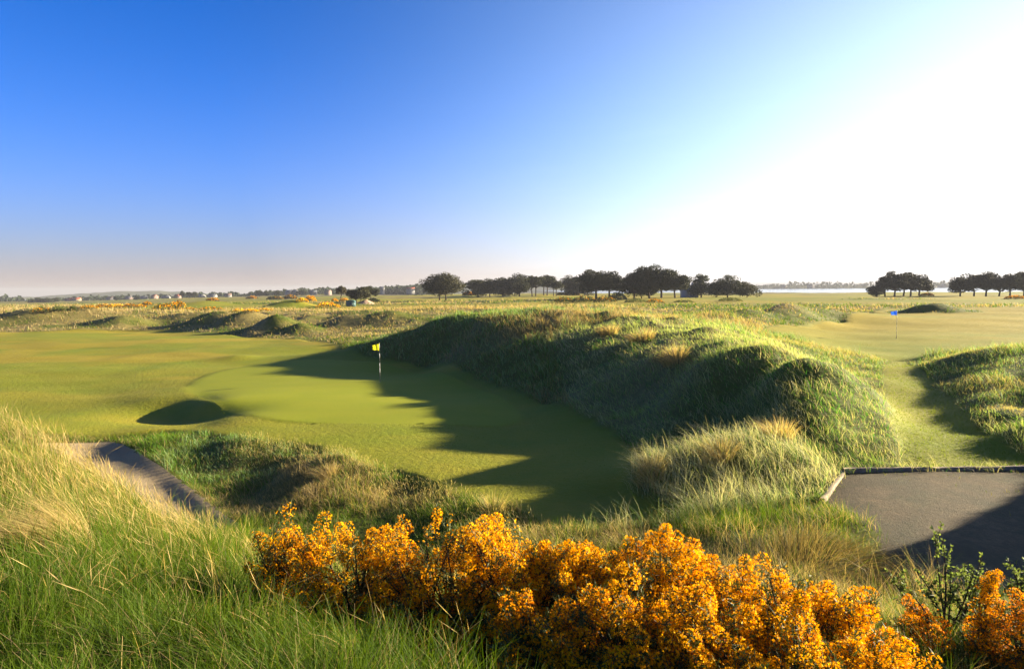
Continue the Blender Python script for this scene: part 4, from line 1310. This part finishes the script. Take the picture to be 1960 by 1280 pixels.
GL, GM, GR1, GR2 = 'pines of the middle left grove', 'pines around the house in the middle', 'pines of the clump right of the blue flag', 'pines at the right edge'
pine('lone round headed pine with two trunks, left of the pine groves', 848, 578, 518, 70, 225, 1, trunks=2, crown=0.42, col=(0.038, 0.040, 0.016))
pine('left end pine of the middle left grove', 915, 564, 528, 44, 300, 2, group=GL, crown=0.25)
pine('second pine from the left in the middle left grove, small headed', 938, 564, 529, 30, 305, 3, group=GL, crown=0.3)
pine('broad dark pine left of the centre of the middle left grove', 962, 564, 526, 46, 300, 4, group=GL, crown=0.22)
pine('tallest pine of the middle left grove', 994, 564, 521, 46, 295, 5, group=GL, crown=0.3)
pine('flat topped pine on bare pale trunks in the middle left grove', 1022, 563, 523, 38, 300, 6, group=GL, crown=0.6, trunks=2, flat=0.9)
pine('flat topped pine with thin trunks, last but one in the middle left grove', 1044, 562, 522, 36, 305, 7, group=GL, crown=0.62, trunks=2, flat=0.9)
pine('right end pine of the middle left grove, thin crowned', 1062, 562, 532, 28, 300, 8, group=GL, crown=0.55, trunks=2, flat=0.9, leaf=0.7)
pine('broad shadowy pine behind the two bare trunked pines', 1104, 562, 524, 56, 330, 9, group=GM, crown=0.2)
pine('dark pine standing on one bare trunk left of the hedge', 1141, 573, 507, 56, 215, 10, group=GM, crown=0.45, flat=0.3)
pine('smaller dark pine on a bare trunk, just left of the hedge', 1166, 572, 517, 46, 215, 11, group=GM, crown=0.5, lean=0.05, flat=0.4)
pine('left pine of the largest group, spreading over the hedge', 1214, 568, 514, 50, 220, 12, group=GM, crown=0.3)
pine('high domed pine in the middle of the largest group', 1243, 568, 504, 62, 222, 13, group=GM, crown=0.42, flat=0.7)
pine('tallest pine of the largest group, with a ragged top', 1266, 568, 501, 60, 220, 14, group=GM, crown=0.45, flat=0.7)
pine('right pine of the largest group, with flat layered limbs reaching right', 1292, 568, 516, 52, 218, 15, group=GM, crown=0.42, flat=0.9, lean=0.06)
pine('low dark pine filling the foot of the largest group', 1228, 568, 535, 62, 228, 16, group=GM, crown=0.12, form='round')
pine('pointed conifer beside the house gable', 1342, 567, 521, 42, 235, 17, group=GM, crown=0.12, form='cone', col=(0.034, 0.050, 0.020))
pine('broad dark evergreen right of the pointed conifer', 1392, 567, 527, 56, 235, 18, group=GM, crown=0.1, form='round')
pine('small dark evergreen left of the broad one, beside the pointed conifer', 1372, 567, 537, 30, 238, 19, group=GM, crown=0.1, form='round')
pine('low rounded evergreen at the right end of the house trees', 1430, 565, 538, 38, 235, 20, group=GM, crown=0.1, form='round', col=(0.042, 0.046, 0.018))
pine('tiny lollipop pine on a thin trunk above the yellow gorse', 653, 571, 546, 17, 250, 21, crown=0.5, form='round', col=(0.05, 0.045, 0.018))
pine('dark bushy round tree behind the green hut', 687, 579, 548, 34, 188, 22, crown=0.22, form='round', trunks=2, col=(0.038, 0.042, 0.016))
pine('flat topped dark tree just right of the bushy one by the green hut', 709, 570, 546, 28, 260, 23, crown=0.2, form='round')
for i, (a0, b0, t0, w0, lb) in enumerate(((1678, 566, 542, 28, 'small low pine at the left end of the clump right of the blue flag'), (1694, 567, 523, 34, 'second pine of the clump right of the blue flag'),
                                          (1712, 567, 515, 40, 'tallest pine of the clump right of the blue flag'), (1729, 567, 518, 34, 'middle pine of the clump right of the blue flag, packed between taller ones'),
                                          (1743, 567, 516, 36, 'pine on a clear trunk in the right half of the clump by the blue flag'), (1759, 567, 516, 42, 'layered pine with limbs reaching right, at the clump end by the blue flag'))):
    pine(lb, a0, b0, t0, w0, 245 + 6 * (i % 2), 40 + i, group=GR1, crown=0.40 if i else 0.2, flat=0.5, col=(0.013, 0.018, 0.008))
for i, (a0, b0, t0, w0, lb) in enumerate(((1838, 568, 521, 36, 'layered pine at the left end of the right edge group'), (1864, 568, 516, 40, 'round headed pine, second in the right edge group'), (1887, 567, 516, 38, 'round headed pine, third in the right edge group'),
                                          (1912, 568, 518, 38, 'dark pine in the middle of the right edge group'), (1933, 568, 518, 36, 'dark pine near the picture edge in the right edge group'), (1960, 568, 516, 40, 'pine cut by the right picture edge'))):
    pine(lb, a0, b0, t0, w0, 240 + 6 * (i % 2), 50 + i, group=GR2, crown=0.38, flat=0.6, col=(0.013, 0.018, 0.008))
pine('left of two round dark trees by the pale houses far left', 69, 578, 571, 20, 620, 60, crown=0.05, form='round', name='round_tree', group='round trees far left')
pine('right of two round dark trees by the pale houses far left', 91, 578, 571, 20, 620, 61, crown=0.05, form='round', name='round_tree', group='round trees far left')

# hedge wall beside the largest pine group
far_bush('dark clipped hedge between the bare trunked pines and the largest group', 1166, 1200, 555, 571, 'scrub', 90, 214, name='hedge', cat='hedge', group=None)


# ------------------------------------------------------------------ hut, house, village
def house(label, px, base, d, w, dep, h, roof_h, wall, roof, rz=0.0, windows=2, chimney=True, group=None, name='house', gable_front=False):
    c = np.array(P(px, base, d))
    t = thing(name, label, 'house', tuple(c), group, rz)
    b = MB(); V = [(-w / 2, -dep / 2, -3), (w / 2, -dep / 2, -3), (w / 2, dep / 2, -3), (-w / 2, dep / 2, -3), (-w / 2, -dep / 2, h), (w / 2, -dep / 2, h), (w / 2, dep / 2, h), (-w / 2, dep / 2, h)]
    if gable_front:
        V += [(0, -dep / 2, h + roof_h), (0, dep / 2, h + roof_h)]
        Tt = [[4, 5, 8], [7, 9, 6]]
    else:
        V += [(-w / 2, 0, h + roof_h), (w / 2, 0, h + roof_h)]
        Tt = [[4, 8, 7], [5, 6, 9]]
    b.add(V, [[0, 1, 5, 4], [1, 2, 6, 5], [2, 3, 7, 6], [3, 0, 4, 7]], Tt, wall)
    link('wall', b.mesh('wall'), M_HOUSE, t)
    b = MB(); o = 0.3; th = 0.18
    if gable_front:
        for s in (-1, 1):
            e = (s * (w / 2 + o), h - o * roof_h / (w / 2)); a = (0.0, h + roof_h)
            V = []
            for yy in (-dep / 2 - o, dep / 2 + o):
                V += [(a[0], yy, a[1] + 0.02), (e[0], yy, e[1] + 0.02), (e[0], yy, e[1] + th), (a[0], yy, a[1] + th)]
            b.add(V, [[0, 1, 2, 3], [4, 7, 6, 5], [3, 2, 6, 7], [0, 4, 5, 1], [1, 5, 6, 2]], col=roof)
    else:
        for s in (-1, 1):
            e = (s * (dep / 2 + o), h - o * roof_h / (dep / 2)); a = (0.0, h + roof_h)
            V = []
            for xx in (-w / 2 - o, w / 2 + o):
                V += [(xx, a[0], a[1] + 0.02), (xx, e[0], e[1] + 0.02), (xx, e[0], e[1] + th), (xx, a[0], a[1] + th)]
            b.add(V, [[0, 1, 2, 3], [4, 7, 6, 5], [3, 2, 6, 7], [0, 4, 5, 1], [1, 5, 6, 2]], col=roof)
    rf = link('roof', b.mesh('roof'), M_HOUSE, t)
    if chimney:
        b = MB(); b.box((w * 0.28, 0, h + roof_h + 0.3), (0.7, 0.6, 1.4), col=wall)
        link('chimney', b.mesh('chimney'), M_HOUSE, rf)
    for i in range(windows):
        xx = (i + 0.5) / windows * w - w / 2
        b = MB(); b.box((xx, -dep / 2 - 0.02, h * 0.55), (min(1.1, w / windows * 0.45), 0.10, h * 0.32), col=(0.05, 0.06, 0.07))
        link('window', b.mesh('window'), M_PLAIN, t)
    return t


WH, CR, PK = (0.20, 0.20, 0.20), (0.27, 0.22, 0.15), (0.22, 0.16, 0.14)
SL, RD, BR = (0.10, 0.11, 0.13), (0.30, 0.10, 0.06), (0.16, 0.11, 0.09)
house('dark roofed house half hidden behind the cream gable, beside the pointed conifer', 1319, 568, 243, 4.6, 5.0, 2.4, 1.8, (0.25, 0.25, 0.25), SL, 0.2, 1, True, name='house')
house('small cream gable ended house left of the pointed conifer', 1328, 569, 236, 2.7, 4.0, 1.5, 1.2, CR, (0.30, 0.24, 0.18), -0.15, 1, False, gable_front=True)
vg = 'houses of the far village'
VH = [(135, 580, 700, 9, 4.2, PK, RD, 'pinkish house far left with a red roof, left of a twin'), (147, 579.5, 700, 8.5, 4.6, CR, RD, 'cream house far left with a red roof, right of its pinkish twin'),
      (212, 575, 720, 8, 2.8, WH, BR, 'white low house between the cream house and the village centre'), (247, 574, 720, 7, 2.6, PK, SL, 'pink walled cottage left of the round village trees'),
      (276, 574, 720, 8, 2.8, WH, SL, 'white cottage above the tall gorse bushes far left'), (296, 572, 720, 5.5, 3.4, PK, RD, 'narrow pink house just left of the tall village pines'),
      (318, 573, 700, 8, 2.6, WH, SL, 'long white house left of the three tall village pines'), (341, 571, 700, 6, 3.2, PK, RD, 'pink gable beside the first of the tall village pines'),
      (386, 570, 700, 7, 2.6, WH, SL, 'white house right of the three tall village pines'), (407, 569.5, 700, 9, 2.4, WH, SL, 'long low white house above the far gorse strip'),
      (437, 569, 690, 7, 2.8, WH, BR, 'white house with a brown roof in the middle of the village'), (554, 563, 690, 7, 3.0, WH, SL, 'white house above the orange gorse clump'),
      (566, 563, 690, 6, 3.0, CR, SL, 'cream house left of the dark rounded village tree'), (600, 563, 690, 8, 2.8, WH, SL, 'white house right of the dark rounded village tree'),
      (628, 562, 690, 6, 2.8, PK, BR, 'pinkish house left of the lollipop pine'), (732, 558, 720, 4.5, 4.2, WH, SL, 'tall white house right of the flat topped dark tree'),
      (786, 557, 720, 10, 3.2, WH, RD, 'wide white house with a red roof left of the lone pine')]
for i, (a0, b0, d0, w0, h0, wc, rc, lb) in enumerate(VH):
    house(lb, a0, b0, d0, w0 * 0.85, 6.0, h0 * 0.8, 1.7, wc, rc, 0.3 * math.sin(i * 2.1), 2, i % 3 == 0, vg)
for i, (a0, b0, w0, h0, wc, lb) in enumerate(((1552, 551, 16, 6, WH, 'pale house on the far shore, right of centre of the water'), (1500, 552, 14, 5, CR, 'cream house on the far shore left of the pale one'), (1806, 550, 26, 5, WH, 'long pale building on the far shore between the two pine clumps'))):
    house(lb, a0, b0, 1720, w0, 10, h0, 3.5, wc, SL, 0.1, 3, False, 'houses on the far shore')

# green hut
c = ghit(672, 586.5); sc = c[1] / K
hw, hh, hd = 16 * sc, 9.0 * sc, 11 * sc
t = thing('green_hut', 'small teal green hut with a rounded top beside the bushy round tree', 'hut', tuple(c))
b = MB(); b.box((0, 0, hh / 2 - 0.1), (hw, hd, hh + 0.2), col=(0.030, 0.085, 0.085)); link('wall', b.mesh('wall'), M_PLAIN, t)
b = MB(); th = np.linspace(0, math.pi, 13); n = len(th)
V = [(math.cos(a) * (hw / 2 + .06) * (0.75 + 0.25 * abs(math.cos(a))), yy, hh + math.sin(a) * 3.4 * sc) for yy in (-hd / 2 - .06, hd / 2 + .06) for a in th]
b.add(V, [[i, i + 1, n + i + 1, n + i] for i in range(n - 1)] + [[0, n - 1, 2 * n - 1, n]])
b.c = [np.tile([[0.045, 0.11, 0.105]], (2 * n, 1))]
for o_ in (0, n):
    b.add([V[o_ + i] for i in range(n)] + [(0, V[o_][1], hh)], None, [[i, i + 1, n] for i in range(n - 1)], col=(0.035, 0.095, 0.09))
link('roof', b.mesh('roof', True), M_PLAIN, t)
b = MB(); b.box((hw * 0.12, -hd / 2 - 0.02, hh * 0.46), (hw * 0.36, 0.08, hh * 0.86), col=(0.022, 0.065, 0.065)); dr = link('door', b.mesh('door'), M_PLAIN, t)

# bare sand bank beside the hut
c = ghit(700, 581); r_ = np.random.default_rng(5); n = 22
aa = np.linspace(-1, 1, n); X, Y = np.meshgrid(aa, aa); rr = np.sqrt(X ** 2 + Y ** 2)
Z = np.clip(1 - rr, -0.3, 1) * (0.7 + 0.6 * fbm(X * 2 + 4, Y * 2, 3)) * 9 * c[1] / K
q = np.arange(n * n).reshape(n, n); q = np.stack([q[:-1, :-1], q[:-1, 1:], q[1:, 1:], q[1:, :-1]], -1).reshape(-1, 4)
link('sand_bank', mesh_quads('sand_bank', np.c_[X.ravel() * 20 * c[1] / K, Y.ravel() * 3, Z.ravel() - 0.1], q, None, True), sand_mat('pale_sand', (0.48, 0.34, 0.24), (0.40, 0.28, 0.2), (0.25, 0.18, 0.12), 0.4), label='bare pinkish sand bank right of the green hut', cat='sand bank', loc=tuple(c))
far_bush('low dark scrub on the right end of the bare sand bank', 703, 729, 570, 579, 'scrub', 95, name='scrub_bush', cat='bush', group='scrub on the far links')

# individual village trees
for i, (a0, b0, t0, w0, lb) in enumerate(((349, 570, 557, 7, 'leftmost of three tall narrow village pines'), (362, 570, 558, 9, 'middle of three tall narrow village pines'), (373, 570, 559, 9, 'right of three tall narrow village pines'),
                                          (497, 566, 556, 12, 'left of two round village trees on the skyline'), (509, 566, 557, 11, 'right of two round village trees on the skyline'), (577, 565, 555, 18, 'dark rounded village tree above the orange gorse clump'),
                                          (222, 575, 569, 6, 'small round tree between two far cottages'), (263, 574, 567, 7, 'small round village tree left of the pink house'), (108, 578, 570, 9, 'small tree left of the pinkish far house'), (533, 565, 557, 12, 'round village tree left of the white house above the gorse'))):
    pine(lb, a0, b0, t0, w0, 640, 70 + i, crown=0.12 if i > 2 else 0.35, form='round', name='village_tree', group='trees of the far village')


def wood_strip(name, pts, d, depth, n, size, label, seed, col=(0.035, 0.05, 0.022)):
    r = np.random.default_rng(seed)
    xs = np.array([p[0] for p in pts])
    px = r.uniform(xs[0], xs[-1], n)
    top = np.interp(px, xs, [p[1] for p in pts]); bas = np.interp(px, xs, [p[2] for p in pts])
    top = top + (fbm(px / 6.0, px * 0 + seed, 5) - 0.55) * 0.8 * (bas - top) + (fbm(px / 31.0, px * 0, 8) - 0.5) * 0.7 * (bas - top)
    f = r.uniform(0, 1, n)
    py = bas + 2 - (bas + 2 - top) * f
    keep = py < bas + 3
    px, py = px[keep], py[keep]; n = len(px)
    v0 = np.array([P(a, b, d) for a, b in zip(px, py)])
    dy = r.uniform(-1, 1, n) * depth
    c = v0.copy(); c[:, 0] *= (d + dy) / d; c[:, 1] += dy
    a = unit(r.normal(0, 1, (n, 3))); b2 = unit(np.cross(a, r.normal(0, 1, (n, 3))))
    s = size * r.uniform(0.5, 1.3, n)[:, None]
    V = np.stack([c - a * s, c + b2 * s, c + a * s, c - b2 * s], 1).reshape(-1, 3)
    C = np.repeat(np.array(col) * r.uniform(0.7, 1.4, (n, 1)), 4, 0)
    link(name, mesh_quads(name, V, np.arange(4 * n).reshape(-1, 4), C), M_FOL, label=label, kind='stuff', cat='woodland')


wood_strip('far_woodland', [(-150, 573, 592), (0, 571, 588), (60, 571, 585), (110, 571, 583), (200, 568, 580), (300, 565, 577), (400, 562, 574), (480, 559, 571), (560, 555, 568), (650, 554, 566), (740, 551, 563), (830, 548, 561)], 760, 40, 26000, 1.1, 'grey green belt of far trees along the village skyline', 11, (0.026, 0.038, 0.020))
wood_strip('far_shore_woodland', [(1080, 546, 553), (1440, 545, 555), (1500, 543, 555), (1600, 542, 555), (1690, 543, 555), (1800, 541, 553), (2100, 540, 552)], 1760, 60, 9000, 2.4, 'hazy belt of trees along the far shore', 12)

# ------------------------------------------------------------------ haze
hz = bpy.data.materials.new('haze'); hz.use_nodes = True
hn = hz.node_tree.nodes; hn.clear()
ho = hn.new('ShaderNodeOutputMaterial'); hv = hn.new('ShaderNodeVolumePrincipled')
hv.inputs['Density'].default_value = 0.00025
hv.inputs['Color'].default_value = (0.34, 0.36, 0.41, 1)
hv.inputs['Anisotropy'].default_value = 0.05
hz.node_tree.links.new(hv.outputs[0], ho.inputs['Volume'])
b = MB(); b.box((0, 4400, -79), (19000, 9200, 222))
link('haze', b.mesh('haze'), hz, label='thin pale haze over the links', kind='stuff')
